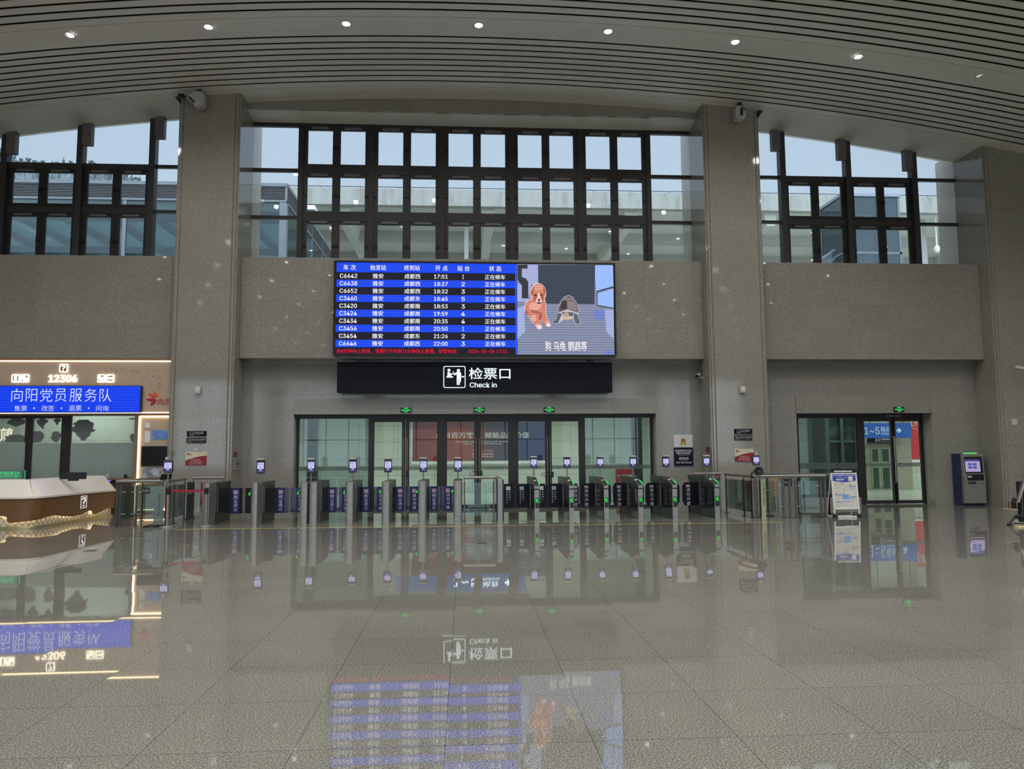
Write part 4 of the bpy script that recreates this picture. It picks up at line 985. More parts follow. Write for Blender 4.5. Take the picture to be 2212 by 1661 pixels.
# grey steel gate leaf in the left pen, closed sign plates on the rails
ca, cb = P(404, 1060, 19.2).x, P(417, 1060, 19.2).x
t = thing('cabinet_post', 'dark grey upright steel cabinet post behind the red belt in the left pen', 'post', ((ca+cb)/2, 19.24, 0))
MB().box(ca, cb, 19.18, 19.28, .03, .92).build('body', m_charcoal, t, bevel=.01)
MB().box(ca+.03, ca+.06, 19.15, 19.18, .62, .70).box(cb-.06, cb-.03, 19.15, 19.18, .62, .70).build('latches', m_steel, t)
MB().box(ca-.02, cb+.02, 19.15, 19.31, 0, .03).build('foot', m_steel_dk, t)
def hang_plate(name, label, x0, x1, Y, z0, z1, mat, text, tm, vertical=False, ty=None, hooks=True, cat='sign', group=None):
    t = thing(name, label, cat, ((x0+x1)/2, Y, z0), group=group)
    MB().box(x0, x1, Y-.008, Y, z0, z1).build('plate', mat, t)
    x = TX()
    if vertical:
        n = len(text); a, b = ty
        for k, ch in enumerate(text):
            zc = b-(b-a)*(k+.5)/n; s_ = (b-a)/n*.40; x.fit(ch, ((x0+x1)/2+.012-s_, (x0+x1)/2+.012+s_, zc-s_, zc+s_), Y-.010, bold=.01)
    else: x.fit(text, (x0+.12*(x1-x0), x1-.12*(x1-x0), z0+.3*(z1-z0), z1-.3*(z1-z0)), Y-.010)
    x.build('lettering', tm, t)
    return t
m_palegreen = G('pale_green_acrylic', (.8, .88, .84, 1), .5, .75, (.30, .36, .33, 1)); m_dkprint = M('dark_green_print', (.03, .05, .05, 1), .5)
t = hang_plate('acrylic_sign', 'pale green upright acrylic sign with vertical lettering in the left pen', *[P(p, 1085, 17.38).x for p in (333, 353)], 17.38, .045, .90, m_palegreen, '温馨提示请出示证件', m_dkprint, True, (.22, .74))
MB().lathe([(0, 0), (.17, 0), (.17, .012), (.15, .03), (0, .03)], (-6.98, 17.37, 0), 8).build('base_plate', m_black, t)
MB().box(-7.02, -6.94, 17.36, 17.39, .03, .05).build('slot', m_steel_dk, t)
t = hang_plate('acrylic_sign', 'yellowish-green upright sign with vertical lettering by the black megaphone', P(1645, 1085, 17.70).x, P(1654.5, 1085, 17.70).x, 17.72, .0, .92, M('pale_green_sign_board', A(118, 122, 98), .4), '爱心通道请勿跨越栏', m_dkprint, True, (.30, .83))
hang_plate('rail_notice', 'dark grey notice hanging on the railing behind the service desk', *[P(p, 1062, 17.57).x for p in (306, 323)], 17.572, .72, .86, m_charcoal, '禁止倚靠', m_grey_print)
hang_plate('rail_notice', 'black slatted notice on the rear rail left of the tall poster stand', *[P(p, 1048, 18.6).x for p in (1710, 1729)], 19.1, .70, .88, m_black, '禁止通行', m_grey_print)
hang_plate('wall_notice', 'red upright notice hanging behind the red belt stanchion', *[P(p, 1060, 19.70).x for p in (434, 448)], 19.684, .30, .88, m_red, '禁止', m_pink)
hang_plate('wall_notice', 'faded pink notice behind the glass railing on the right pillar', *[P(p, 1050, PF-.02).x for p in (1603, 1627)], PF-.02, .42, .86, M('faded_pink_paper', A(100, 82, 76), .6), '温馨提示', m_red)
hang_plate('wall_notice', 'brown cardboard notice with red print behind the right railing', *[P(p, 1048, 18.9).x for p in (1665, 1680)], 18.9, .44, .92, M('brown_cardboard', A(110, 92, 66), .7), '101', M('red_stamp_print', (.3, .05, .02, 1), .6))
# small red call notice next to the last gate
hang_plate('wall_notice', 'small dark red notice peeking out right of the last black gate', *[P(p, 1035, PF-.02).x for p in (1546, 1556)], PF-.02, .80, .98, m_red, '消防', m_pink)
# stanchions with the red belt
m_belt = M('red_stanchion_belt', (.42, .012, .04, 1), .55)
def stanchion(x, y, label, h=.86):
    t = thing('stanchion', label, 'stanchion', (x, y, 0), group='belt stanchions by the left pen')
    MB().lathe([(0, 0), (.165, 0), (.165, .018), (.15, .034), (.05, .045), (0, .045)], (x, y, 0), 28).build('base', m_steel, t, smooth=True)
    MB().lathe([(.034, .04), (.034, h-.1), (0, h-.1)], (x, y, 0), 18, cap=False).build('post', m_steel, t, smooth=True)
    MB().lathe([(.042, h-.14), (.046, h-.1), (.046, h-.02), (.036, h), (0, h)], (x, y, 0), 18).build('belt_cassette', m_black, t, smooth=True)
    return t
xa, ya = P(361, 1130, 17.18).x, 17.18; xb, yb = P(444, 1130, 17.25).x, 17.25
s1 = stanchion(xa, ya, 'round-based steel stanchion at the left end of the red belt'); s2 = stanchion(xb, yb, 'round-based steel stanchion at the right end of the red belt')
MB().box(xa+.03, xb-.052, ya-.002+.03, ya+.002+.03, .77, .82).build('belt', m_belt, s1)
# terminals at both pens, megaphone, tablet
def pole_terminal(px, label, Y, z0, z1, dome):
    x = P(px, 1005, Y).x; t = thing('face_terminal', label, 'screen terminal', (x, Y, 0), group='screen terminals on the railings')
    MB().lathe([(0, 0), (.06, 0), (.06, .012), (.02, .02), (0, .02)], (x, Y, 0), 16).build('base', m_steel_dk, t)
    b = terminal(t, x, Y, .02, z0, z1, .20 if dome else .165, hood=False)
    if dome: MB().ball((x-.04, Y, z1+.03), .04).build('dome_light', m_offwhite, b, smooth=True)
    else: MB().tube((x+.02, Y, z1-.01), (x+.02, Y, z1+.09), .028, 12).build('antenna_cap', m_offwhite, b, smooth=True)
pole_terminal(364, 'screen terminal with white dome on the left pen railing', 17.45, 1.19, 1.475, True)
pole_terminal(1633, 'screen terminal above the black megaphone on the right railing', 18.0, 1.25, 1.50, False)
t = thing('tablet_reader', 'black tablet reader lying on the left pen handrail', 'card reader', (P(358.5, 1030, 17.6).x, 17.6, 1.034)); x = P(358.5, 1030, 17.6).x
MB().add([(x+a, 17.6+b, 1.035+c_) for a, b, c_ in ((-.115, -.06, .0), (.115, -.06, .0), (.115, .05, .125), (-.115, .05, .125), (-.115, -.03, .0), (.115, -.03, .0), (.115, .07, .12), (-.115, .07, .12))], [(0, 1, 2, 3), (7, 6, 5, 4), (0, 4, 5, 1), (3, 2, 6, 7), (0, 3, 7, 4), (1, 5, 6, 2)]).build('body', m_black_gloss, t)
x, Y, z = P(1639.5, 1018, 17.45).x, 17.45, P(1639.5, 1018, 17.45).z
t = thing('megaphone', 'round black megaphone strapped to the right railing, bell facing out', 'megaphone', (x, Y+.2, 1.0))
MB().lathe([(.105, -.02), (.108, 0), (.095, .02), (.05, .14), (.035, .26), (0, .26)], (x, Y, z), 28, 'y', cap=False).lathe([(0, -.0), (.10, -.012), (.105, -.02)], (x, Y, z), 28, 'y', cap=False).build('bell', m_black, t, smooth=True)
MB().ball((x, Y-.01, z), .016, 1, .7, 1).build('centre_cap', m_steel, t, smooth=True)
MB().path([(x-.04, Y+.18, z), (x-.12, Y+.18, z-.06), (x-.12, Y+.18, z-.14), (x-.06, Y+.18, z-.16)], .018, 8).build('pistol_grip', m_black, t, smooth=True)
MB().path([(x, Y+.22, 1.03), (x-.02, Y+.18, z-.03)], .014, 8).build('strap', m_black, t)
t = thing('crank_handle', 'bent chrome lever on a slim stand behind the right railing', 'lever', (P(1662, 1110, 18.3).x, 18.3, 0)); x = P(1662, 1110, 18.3).x
MB().tube((x, 18.3, .0), (x, 18.3, .98), .018, 10).build('pole', m_steel, t, smooth=True)
MB().lathe([(0, 0), (.13, 0), (.10, .02), (.03, .05), (0, .05)], (x, 18.3, 0), 16).build('base', m_steel_dk, t, smooth=True)
MB().path([(x-.09, 18.26, .63), (x+.07, 18.26, .63), (x+.13, 18.26, .66), (x+.17, 18.26, .72)], .014, 8).build('lever_arm', m_steel, t, smooth=True)
# floor boxes
for px, py, lab in ((1042, 1174.5, 'round steel floor socket in front of the swing barrier'), (195, 1190, 'small dark floor socket in front of the service desk')):
    c = P(px, py, 5); d = (c-Vector((0, 0, EYE))); s_ = EYE/(-d.z); q = Vector((0, 0, EYE))+d*s_
    t = thing('floor_socket', lab, 'floor socket', (q.x, q.y, 0)); MB().lathe([(.115, .0), (.115, .004), (.10, .010), (.085, .006), (0, .006)], (q.x, q.y, 0), 24, cap=False).build('ring', m_steel, t, smooth=True)
    MB().lathe([(0, .0065), (.083, .0065), (.083, .008), (0, .008)], (q.x, q.y, 0), 24).build('lid', m_charcoal, t)

# ================================================================== the service point at left
OY = 20.88
m_fascia = M('beige_service_fascia', A(122, 106, 92, 3.1), .5, var=.03)
m_trim = M('brown_metal_trim', A(95, 74, 62, 2.4), .4)
m_warm = L('warm_led_strip', (1, .78, .45, 1), 6.0)
m_halo = L('warm_lit_letters', (1, .90, .70, 1), 2.6)
m_pict = M('dark_pictogram_print', (.16, .10, .06, 1), .5)
O = lambda px, py, Y=OY: P(px, py, Y)
xl, xr = -14.5, PL[0]-.004
zf0, zf1 = O(150, 891).z, 4.16
fs = thing('service_fascia', 'beige lit fascia with flower logo and bamboo print above the service counter', 'sign fascia', (-11, OY, zf0))
MB().box(xl, xr, OY, OY+.2, zf0, zf1).build('panel', m_fascia, fs)
MB().box(xl, xr, OY-.012, OY+.02, zf1-.035, zf1-.012).build('top_light_strip', m_warm, fs)
MB().box(xl, xr, OY-.03, OY+.2, zf0-.075, zf0-.025).build('bottom_trim', m_trim, fs)
MB().box(xl, xr, OY-.012, OY+.005, zf0-.022, zf0-.004).build('bottom_light_strip', m_warm, fs)
MB().box(xl, xr, OY+.0, OY+.2, zf1, BZ0-.002).build('upper_gap', m_trim, fs)
zl = lambda lx, ly: O(lx*.1718, 760+ly*.1718)
fl = MB(); cols_ = []
m_petal = [M('crimson_petal_print', A(120, 20, 40, 2.6), .5), M('red_orange_petal_print', A(150, 60, 40, 2.6), .5), M('orange_petal_print', A(165, 110, 60, 2.4), .5)]
def petal(lx, ly, rx, ry, a):
    c = zl(lx, ly); k = zl(lx+1, ly).x-c.x; a = math.radians(a); pts = []
    for i in range(18):
        u = 2*math.pi*i/18; x_, y_ = rx*math.cos(u), ry*math.sin(u)*(1-.25*math.cos(u))
        pts.append((c.x+k*(x_*math.cos(a)-y_*math.sin(a)), OY-.006, c.z+k*(x_*math.sin(a)+y_*math.cos(a))))
    return pts
for m_, ps in ((0, [(1900, 605, 64, 21, 175), (1928, 642, 50, 20, 225)]), (1, [(1912, 553, 56, 21, 148), (1955, 530, 44, 14, 118)]), (2, [(1993, 535, 36, 12, 85), (2018, 556, 30, 9, 45)])):
    mb = MB()
    for i_, p_ in enumerate(ps): mb.poly([(a_, b_-.001*(m_*2+i_), c_) for a_, b_, c_ in petal(*p_)])
    mb.build('logo_petals', m_petal[m_], fs)
t = TX(); a, b = zl(1980, 672), zl(2070, 588); t.fit('向', (a.x, b.x, a.z, b.z), OY-.006, bold=.01)
a, b = zl(2088, 672), zl(2178, 588); t.fit('阳', (a.x, b.x, a.z, b.z), OY-.006, bold=.01); t.build('logo_lettering', m_petal[0], fs)
mb = MB(); rnd = random.Random(3)
for cx_, cy_, n_, sp in ((1620, 190, 20, 150), (1850, 260, 22, 160), (1900, 420, 18, 130), (1150, 390, 8, 90), (1330, 230, 8, 110)):
    for k_ in range(n_):
        c = zl(cx_+rnd.uniform(-sp, sp), cy_+rnd.uniform(-60, 60)); a = math.radians(rnd.choice((-60, -35, -110, 20, -80))+rnd.uniform(-15, 15)); L_ = rnd.uniform(.06, .15); w_ = L_*.09
        d, nrm = Vector((math.cos(a), 0, math.sin(a))), Vector((-math.sin(a), 0, math.cos(a)))
        if c.x+L_ > xr-.02 or c.z+L_ > zf1-.05: continue
        mb.poly([c+Vector((0, -.004, 0)), c+d*L_*.4+nrm*w_+Vector((0, -.004, 0)), c+d*L_+Vector((0, -.004, 0)), c+d*L_*.4-nrm*w_+Vector((0, -.004, 0))])
bp = mb.build('bamboo_print', M('grey_bamboo_print', A(106, 93, 82, 2.75), .5), fs); bp['kind'] = 'stuff'
# lit letters and pictogram boxes on the fascia
def lit_box(name, label, lx0, lx1, ly0, ly1, glyph):
    a, b = zl(lx0, ly1), zl(lx1, ly0); y = OY-.03
    t = thing(name, label, 'lit pictogram', ((a.x+b.x)/2, OY, a.z), group='lit pictogram boxes on the service fascia')
    MB().prism(rrect(a.x, b.x, a.z, b.z, .025), y, OY-.006, 'y').build('box', m_halo, t)
    w, h = b.x-a.x, b.z-a.z; mb = MB(); q = lambda u, v: (a.x+u*w, y-.003, a.z+v*h)
    for pl in glyph: mb.poly([q(*p) for p in pl])
    mb.build('symbol', m_pict, t)
    if name.startswith('question'): TX().fit('?', (a.x+.30*w, a.x+.70*w, a.z+.16*h, a.z+.84*h), y-.006, bold=.03).build('lettering', m_halo, t)
gq = [[(.15, .12), (.85, .12), (.85, .88), (.15, .88)]]
lit_box('question_pictogram', 'lit question-mark box above the number on the service fascia', 750, 860, 155, 258, gq)
lit_box('counter_pictogram', 'left one of the lit box pair left of the number', 150, 257, 283, 385, [[(.16, .15), (.30, .15), (.30, .85), (.16, .85)], [(.7, .15), (.84, .15), (.84, .85), (.7, .85)]])
lit_box('seat_pictogram', 'right one of the lit box pair left of the number', 262, 370, 283, 385, [[(.62, .85), (.86, .85), (.86, .5), (.72, .6)], [(.15, .15), (.4, .15), (.3, .3), (.15, .3)]])
lit_box('luggage_pictogram', 'left one of the lit box pair right of the number', 1228, 1327, 285, 385, [[(.4, .86), (.85, .86), (.85, .7), (.5, .7)], [(.12, .2), (.3, .14), (.3, .3), (.12, .34)], [(.7, .4), (.85, .3), (.85, .5)]])
lit_box('boat_pictogram', 'right one of the lit box pair right of the number', 1335, 1440, 285, 385, [[(.12, .78), (.86, .86), (.86, .7), (.3, .66)], [(.14, .3), (.86, .14), (.86, .28), (.2, .4)]])
a, b = zl(615, 383), zl(970, 290)
t = TX().fit('12306', (a.x, b.x, a.z, b.z), OY-.02, bold=.02).build('lit_number', m_halo); tag(t, 'lit channel letters 12306 in the middle of the service fascia', 'lit lettering')
s_ = t.modifiers.new('depth', 'SOLIDIFY'); s_.thickness = .03; s_.offset = 0
# blue LED text sign
SGY = OY-.16; x0, x1, z0, z1 = R(-40, 834, 302, 890, SGY)
t_ = thing('service_led_sign', 'long blue LED sign with white Chinese text above the service counter', 'LED sign', ((x0+x1)/2, OY, z0))
MB().box(x0-.02, x1+.02, SGY+.01, OY-.032, z0-.015, z1+.015).build('casing', m_black, t_)
MB().box(x0, x1, SGY, SGY+.012, z0, z1).build('screen', L('service_led_blue', (.0, .045, .84, 1), 1.0, .03), t_)
tx = TX(); k_ = [(140, 290), (322, 472), (500, 665), (690, 840), (872, 1035), (1062, 1222), (1250, 1405)]
for ch, (lx0, lx1) in zip('向阳党员服务队', k_):
    a, b = P(lx0*.1718, 760+625*.1718, SGY), P(lx1*.1718, 760+463*.1718, SGY); tx.fit(ch, (a.x, b.x, a.z, b.z), SGY-.003, bold=-.010)
tx.build('title_lettering', L('service_led_white', (.86, .86, 1, 1), 1.0), t_); tx = TX()
for s_, lx0, lx1 in (('售票', 178, 342), ('改签', 522, 684), ('退票', 864, 1026), ('问询', 1208, 1366)):
    a, b = P(lx0*.1718, 760+745*.1718, SGY), P(lx1*.1718, 760+675*.1718, SGY); tx.fit(s_, (a.x, b.x, a.z, b.z), SGY-.003, bold=-.004)
for lx in (430, 774, 1116):
    c = P(lx*.1718, 760+708*.1718, SGY); tx.add([(c.x+.022*math.cos(q*.63), SGY-.003, c.z+.022*math.sin(q*.63)) for q in range(10)], [tuple(range(10))])
tx.build('subtitle_lettering', L('service_led_white_small', (.8, .82, 1, 1), .9), t_)
# right-hand beige wall with lit edges, posters on it
RY = OY+.02; xp = O(297, 1000, RY).x; zt_ = zf0-.08
lw = thing('lit_wall_panel', 'beige wall panel with glowing edges between the office glass and the left pillar', 'wall panel', ((xp+xr)/2, RY, 0))
MB().box(xp, xr, RY, RY+.5, .115, zt_).build('panel', m_fascia, lw)
MB().box(xp-.10, xp, RY-.05, RY+.5, 0, zt_).build('edge_trim', m_trim, lw)
MB().box(xp+.004, xp+.032, RY-.03, RY-.002, .06, zt_-.03).build('side_light_strip', m_warm, lw)
MB().box(xp+.03, xr, RY-.03, RY-.002, zt_-.05, zt_-.025).build('top_light_strip', m_warm, lw)
MB().box(xp+.03, xr, RY-.03, RY-.002, .118, .138).build('foot_light_strip', m_warm, lw)
MB().box(xp, xr, RY-.002, RY+.5, 0, .1).build('skirting', m_trim, lw)
def poster(name, label, rc, Y, mats, border=None, group=None, cat='poster'):
    x0, x1, z0, z1 = R(*rc, Y-.012); t = thing(name, label, cat, ((x0+x1)/2, Y, z0), group=group)
    MB().box(x0, x1, Y-.012, Y-.001, z0, z1).build('sheet', mats, t)
    if border: MB().box(x0+border, x1-border, Y-.014, Y-.011, z0+border, z1-border).build('print', m_plate_w, t)
    return t, x0, x1, z0, z1
m_card = M('grey_printed_card', A(150, 140, 130, 2.0), .5); m_sky = granite('blue_sky_print', [(.35, A(60, 95, 150, 1.9)), (.55, A(85, 125, 180, 1.9)), (.68, A(185, 190, 200, 1.9))], 2.6, .4)
m_snow = granite('snow_mountain_print', [(.3, A(60, 68, 84, 1.9)), (.5, A(110, 114, 125, 1.9)), (.65, A(170, 168, 172, 1.9))], 4.5, .4)
poster('notice_card', 'small grey card, upper of two at the left of the lit wall panel', (311.5, 911, 327, 926), RY, m_card, .03, 'small cards on the lit wall panel', 'card')
poster('notice_card', 'taller grey card, lower of two at the left of the lit wall panel', (310.5, 929, 326, 957.5), RY, m_card, .03, 'small cards on the lit wall panel', 'card')
poster('sky_poster', 'blue sky photo poster on the lit wall panel beside the pillar', (328.5, 928.5, 361.5, 949), RY, m_sky)
poster('mountain_poster', 'snowy mountain photo poster below the black screen on the lit wall panel', (308, 1010.5, 347.5, 1032), RY, m_snow)
x0, x1, z0, z1 = R(304.8, 963.5, 359.3, 1006.8, RY-.05); t = thing('wall_screen', 'switched-off black wall screen with a curved glint on the lit panel', 'screen', ((x0+x1)/2, RY, z0))
MB().box(x0, x1, RY-.05, RY-.002, z0, z1).build('casing', m_black, t, bevel=.006); MB().rect(x0+.02, x1-.02, z0+.02, z1-.02, RY-.0515).build('display', m_black_gloss, t)
# glazed office front
GYO = 21.15
m_film = G('frosted_office_film', (.8, .88, .85, 1), .5, .93, (.50, .57, .54, 1)); m_tree = M('grey_tree_print', (.17, .195, .20, 1), .7); m_clear = G('office_glass', (.86, .92, .9, 1), .9, .30, (.45, .52, .47, 1))
zh = P(150, 898, GYO).z; zfm = P(150, 957, GYO).z
ox = lambda px: P(px, 960, GYO).x
mb = MB().box(xl, ox(298), GYO-.05, GYO+.05, zh, zf0-.08)
for a, b in ((55, 70.5), (133, 152.5), (294.5, 298)): mb.box(ox(a), ox(b), GYO-.05, GYO+.05, 0, zh)
mb.box(ox(-60), ox(152.5), GYO-.045, GYO+.045, 0, .15)
of = thing('office_partition', 'glazed office partition with dark frames and grey tree prints behind the desk', 'glass partition', (-11.5, GYO, 0))
mb.build('frame', m_dark, of)
for a, b in ((-60, 55), (70.5, 133)):
    xa, xb = ox(a), ox(b); z1 = zh-.07
    MB().box(xa, xb, GYO-.04, GYO+.04, z1, zh).build('door_head', m_dark, of)
    MB().box(xa, xb, GYO-.005, GYO+.005, zfm, z1).build('glass', m_clear, of); MB().box(xa, xb, GYO-.005, GYO+.005, .15, zfm).build('frosted_glass', m_film, of)
MB().box(ox(152.5), ox(294.5), GYO-.005, GYO+.005, zfm, zh).build('glass', m_clear, of); MB().box(ox(152.5), ox(294.5), GYO-.005, GYO+.005, .98, zfm).build('frosted_glass', m_film, of)
MB().box(ox(200), ox(292), 20.97, GYO-.06, .93, .97).build('shelf', m_trim, of); MB().box(ox(152.5), ox(294.5), GYO-.06, GYO+.06, 0, .98).build('low_wall', M('brown_low_wall', A(66, 55, 44), .6), of)
MB().path([(ox(59), GYO-.06, .6), (ox(59), GYO-.11, .64), (ox(59), GYO-.11, 1.92), (ox(59), GYO-.06, 1.96)], .016, 8).build('pull_bar', m_steel, of, smooth=True)
MB().lathe([(0, -.02), (.045, -.02), (.045, .0), (0, .0)], (ox(138), GYO-.055, P(138, 980, GYO).z), 14, 'y').build('lock', m_black, of)
def pixel_tree(cx_, cy_, rx, ry, stem, y0=957.0, clipx=None, seed=1):
    """A crown of stacked square blocks, as printed on the glass."""
    mb = MB(); rn = random.Random(seed); y = GYO-.008; st = 2.6
    n = int(ry/st); jit = 0
    for j in range(-n, n+1):
        if j % 2 == 0: jit = rn.choice((-3, -1, 0, 2)), rn.choice((-3, -1, 0, 2))
        elif not jit: jit = (0, 0)
        yy = cy_+j*st; u = j/(n+.01); f = max(.2, 1-abs(u)**3)**.45; f *= 1.0 if u < 0 else 1-.62*u
        a, b = cx_-rx*f+jit[0], cx_+rx*f+jit[1]
        if clipx: a, b = max(a, clipx[0]), min(b, clipx[1])
        if b-a < 1 or yy > y0-1: continue
        p, q = P(a, yy+st/2, y), P(b, yy-st/2, y); mb.rect(p.x, q.x, max(p.z-.004, zfm), min(q.z+.004, zh-.07), y-.0006*(j % 2))
    if stem: p, q = P(cx_-.5, y0, y), P(cx_+.5, cy_, y); mb.rect(p.x, q.x, zfm, q.z, y)
    mb.build('tree_print', m_tree, of)
pixel_tree(181, 929, 23, 21, True, seed=4); pixel_tree(92, 914, 10, 12, False, seed=5); pixel_tree(125, 911, 7, 6, False, clipx=(71, 133), seed=6)
pixel_tree(80, 946, 18, 14, False, clipx=(71, 133), seed=7); pixel_tree(122, 944, 12, 11, True, clipx=(71, 133), seed=8); pixel_tree(36, 913, 22, 9, False, clipx=(-60, 55), seed=9); pixel_tree(34, 951, 24, 11, False, clipx=(-60, 55), seed=10)
pixel_tree(289, 946, 11, 9, False, clipx=(153, 294), seed=11); pixel_tree(287, 904, 10, 4, False, clipx=(153, 294), seed=12)
# room behind the office glass
mb = MB().box(-16.2, PL[0], 24.0, 24.2, 0, 4.2).box(-16.4, -16.2, GYO, 24.2, 0, 4.2).box(PL[0]-.02, PL[0]+.1, 22.5, 24.2, 0, 4.2).box(-16.4, PL[0]+.1, GYO-.1, 24.2, 4.225, 4.4)
struct(mb.build('wall_office', m_corr_wall))
struct(MB().box(-16.4, PL[0]+.1, DY+.1, 24.2, -.2, 0).build('floor_office', m_corr_floor))
t = thing('added_office_light', 'unseen square ceiling light added to brighten the office behind the glass', 'ceiling light', (-11.3, 22.6, 4.2))  # unseen fitting, added so the office glass looks lit from inside
MB().box(-11.9, -10.7, 22.3, 22.9, 4.17, 4.22).build('frame', m_offwhite, t); MB().box(-11.85, -10.75, 22.35, 22.85, 4.16, 4.171).build('diffuser', L('added_office_diffuser', (.9, 1, .95, 1), 2.0), t)
area_lamp(t, (-11.3, 22.6, 4.14), 1.1, .55, 170, (.92, 1, .95))

# ------------------------------------------------------------------ curved service desk
DP = [(-14, 17.17), (-9.75, 17.17), (-9.5, 17.23), (-9.39, 17.42), (-9.35, 17.8), (-9.33, 18.3), (-9.30, 19.2), (-9.17, 20.45)]
DP = [Vector((*p, 0)) for p in DP]
cum = [0.0]
for a, b in zip(DP[:-1], DP[1:]): cum.append(cum[-1]+(b-a).length)
def dk(s, off=0.0, z=0.0):
    """Point on the desk's front line at arc length s, set back by off (towards the staff side), at height z."""
    s = max(0, min(cum[-1], s))
    for i in range(len(DP)-1):
        if s <= cum[i+1]+1e-9: break
    a, b = DP[i], DP[i+1]; p = a+(b-a)*((s-cum[i])/(cum[i+1]-cum[i]))
    def nn(i): d = (DP[i+1]-DP[i]).normalized(); return Vector((-d.y, d.x, 0))
    n0 = nn(i); u = (s-cum[i])/(cum[i+1]-cum[i])
    if u < .5 and i > 0: n0 = (nn(i-1)*(.5-u)+n0*(.5+u)).normalized()
    elif u > .5 and i < len(DP)-2: n0 = (nn(i+1)*(u-.5)+n0*(1.5-u)).normalized()
    return p + n0*off + Vector((0, 0, z))
def sweep(name, prof, mat, parent, smooth=True, s0=0.0, s1=None, step=.12):
    """Closed profile [(off, z)] carried along the desk front."""
    s1 = cum[-1] if s1 is None else s1; n = int((s1-s0)/step)+1; vs, fs = [], []; k = len(prof)
    for i in range(n+1):
        s = s0+(s1-s0)*i/n; vs += [dk(s, o_, z_) for o_, z_ in prof]
    for i in range(n): fs += [(i*k+j, i*k+(j+1) % k, (i+1)*k+(j+1) % k, (i+1)*k+j) for j in range(k)]
    fs += [tuple(range(k)), tuple(range(n*k, n*k+k))]
    return MB().add(vs, fs).build(name, mat, parent, smooth=smooth)
desk = thing('service_desk', 'curved service desk with white sloped top, brown front and glowing lattice foot', 'service desk', (-10.5, 17.6, 0))
sweep('top', [(-.03, .655), (-.03, .695), (.0, .705), (.30, 1.05), (.36, 1.065), (.62, 1.065), (.62, 1.02), (.30, 1.0), (.05, .66)], M('white_solid_surface', A(160, 152, 146, 2.6), .25, var=.02), desk)
m_desk_brown = M('brown_desk_front', A(74, 52, 30, 2.6), .45, var=.10, scale=5)
wave = [(3.0, .20), (3.4, .20), (3.7, .25), (3.86, .285), (3.97, .287), (4.02, .265), (4.035, .235), (4.03, .19), (4.05, .155), (4.116, .137), (4.364, .158), (4.711, .186), (4.984, .225), (5.253, .234), (5.526, .192), (6.002, .146), (6.374, .165), (6.70, .235), (6.735, .23), (6.80, .205), (6.79, .17), (6.80, .14), (6.936, .124), (7.23, .178), (7.483, .224), (7.62, .226), (cum[-1], .226)]
wv = [(0, .2), (1.2, .26), (2.0, .15), (2.6, .24), (2.9, .2)] + wave
fr = MB(); N_ = len(wv)
def wz(s):                                              # wavy lower edge as a function of arc length (steps kept narrow)
    for (a, za), (b, zb_) in zip(wv[:-1], wv[1:]):
        if b > a and a <= s <= b: return za+(zb_-za)*(s-a)/(b-a)
    return wv[-1][1]
ss = sorted(set([round(x, 4) for x in [cum[-1]*i/110 for i in range(111)] + [p[0] for p in wv]]))
vs, fs_ = [], []
for s in ss:
    z0 = wz(s); vs += [dk(s, 0, z0), dk(s, 0, .665), dk(s, .02, .665), dk(s, .02, z0)]
for i in range(len(ss)-1): fs_ += [(4*i+j, 4*i+(j+1) % 4, 4*i+4+(j+1) % 4, 4*i+4+j) for j in range(4)]
fs_ += [(0, 1, 2, 3), tuple(4*(len(ss)-1)+j for j in range(4))]
MB().add(vs, fs_).build('front_panel', m_desk_brown, desk, smooth=True)
m_cream_lit = M('cream_lattice_board', (.80, .74, .60, 1), .6)
sweep('lattice_board', [(.085, .06), (.085, .36), (.10, .36), (.10, .06)], m_cream_lit, desk)
m_latt = M('grey_lattice_print', (.22, .20, .16, 1), .6); la = MB()
s = 2.6
while s < cum[-1]-.2:
    for sg in (1, -1):
        for dx in (0, .030):
            pts0 = [dk(s+dx+(0 if sg > 0 else .17)+sg*.17*q/4, .083, .06+.20*q/4) for q in range(5)]
            pts1 = [dk(s+dx+.012+(0 if sg > 0 else .17)+sg*.17*q/4, .083, .06+.20*q/4) for q in range(5)]
            for q in range(4): la.poly([pts0[q], pts0[q+1], pts1[q+1], pts1[q]])
    s += .155
la.build('lattice_print', m_latt, desk)
MB().path([dk(s_, .04, wz(s_)+.025) for s_ in [2.6+(cum[-1]-2.7)*i/70 for i in range(71)]], .009, 6).build('light_strip', L('desk_led_strip', (1, .80, .48, 1), 9.0), desk)
sweep('plinth', [(.03, 0), (.03, .025), (.045, .06), (.12, .06), (.12, 0)], M('brass_plinth', (.42, .36, .2, 1), .35, .6), desk)
sweep('carcass', [(.11, .0), (.11, .66), (.58, 1.0), (.58, 0)], m_desk_brown, desk)
# question-mark light box on the desk side
m_qw = L('white_question_light', (.85, .82, .82, 1), 1.0)
qb = MB(); f0, f1, z0, z1 = 6.262, 6.538, .312, .611
A0 = dk((f0+f1)/2, -.010, 0); U_ = (dk(f1, 0, 0)-dk(f0, 0, 0)).normalized(); wq = f1-f0
fm = lambda u, z, o=0: A0+U_*u+Vector((0, 0, z))-Vector((-U_.y, U_.x, 0))*o
t = thing('question_mark_panel', 'lit question mark in a white frame on the end of the service desk', 'sign', tuple(A0))
MB().add([fm(-wq/2, z0, .004), fm(wq/2, z0, .004), fm(wq/2, z1, .004), fm(-wq/2, z1, .004), fm(-wq/2, z0, -.004), fm(wq/2, z0, -.004), fm(wq/2, z1, -.004), fm(-wq/2, z1, -.004)], [(0, 1, 2, 3), (7, 6, 5, 4), (0, 4, 5, 1), (1, 5, 6, 2), (2, 6, 7, 3), (3, 7, 4, 0)]).build('plate', M('brown_grey_plate', A(84, 66, 58), .4), t)
mb = MB(); e_ = .018
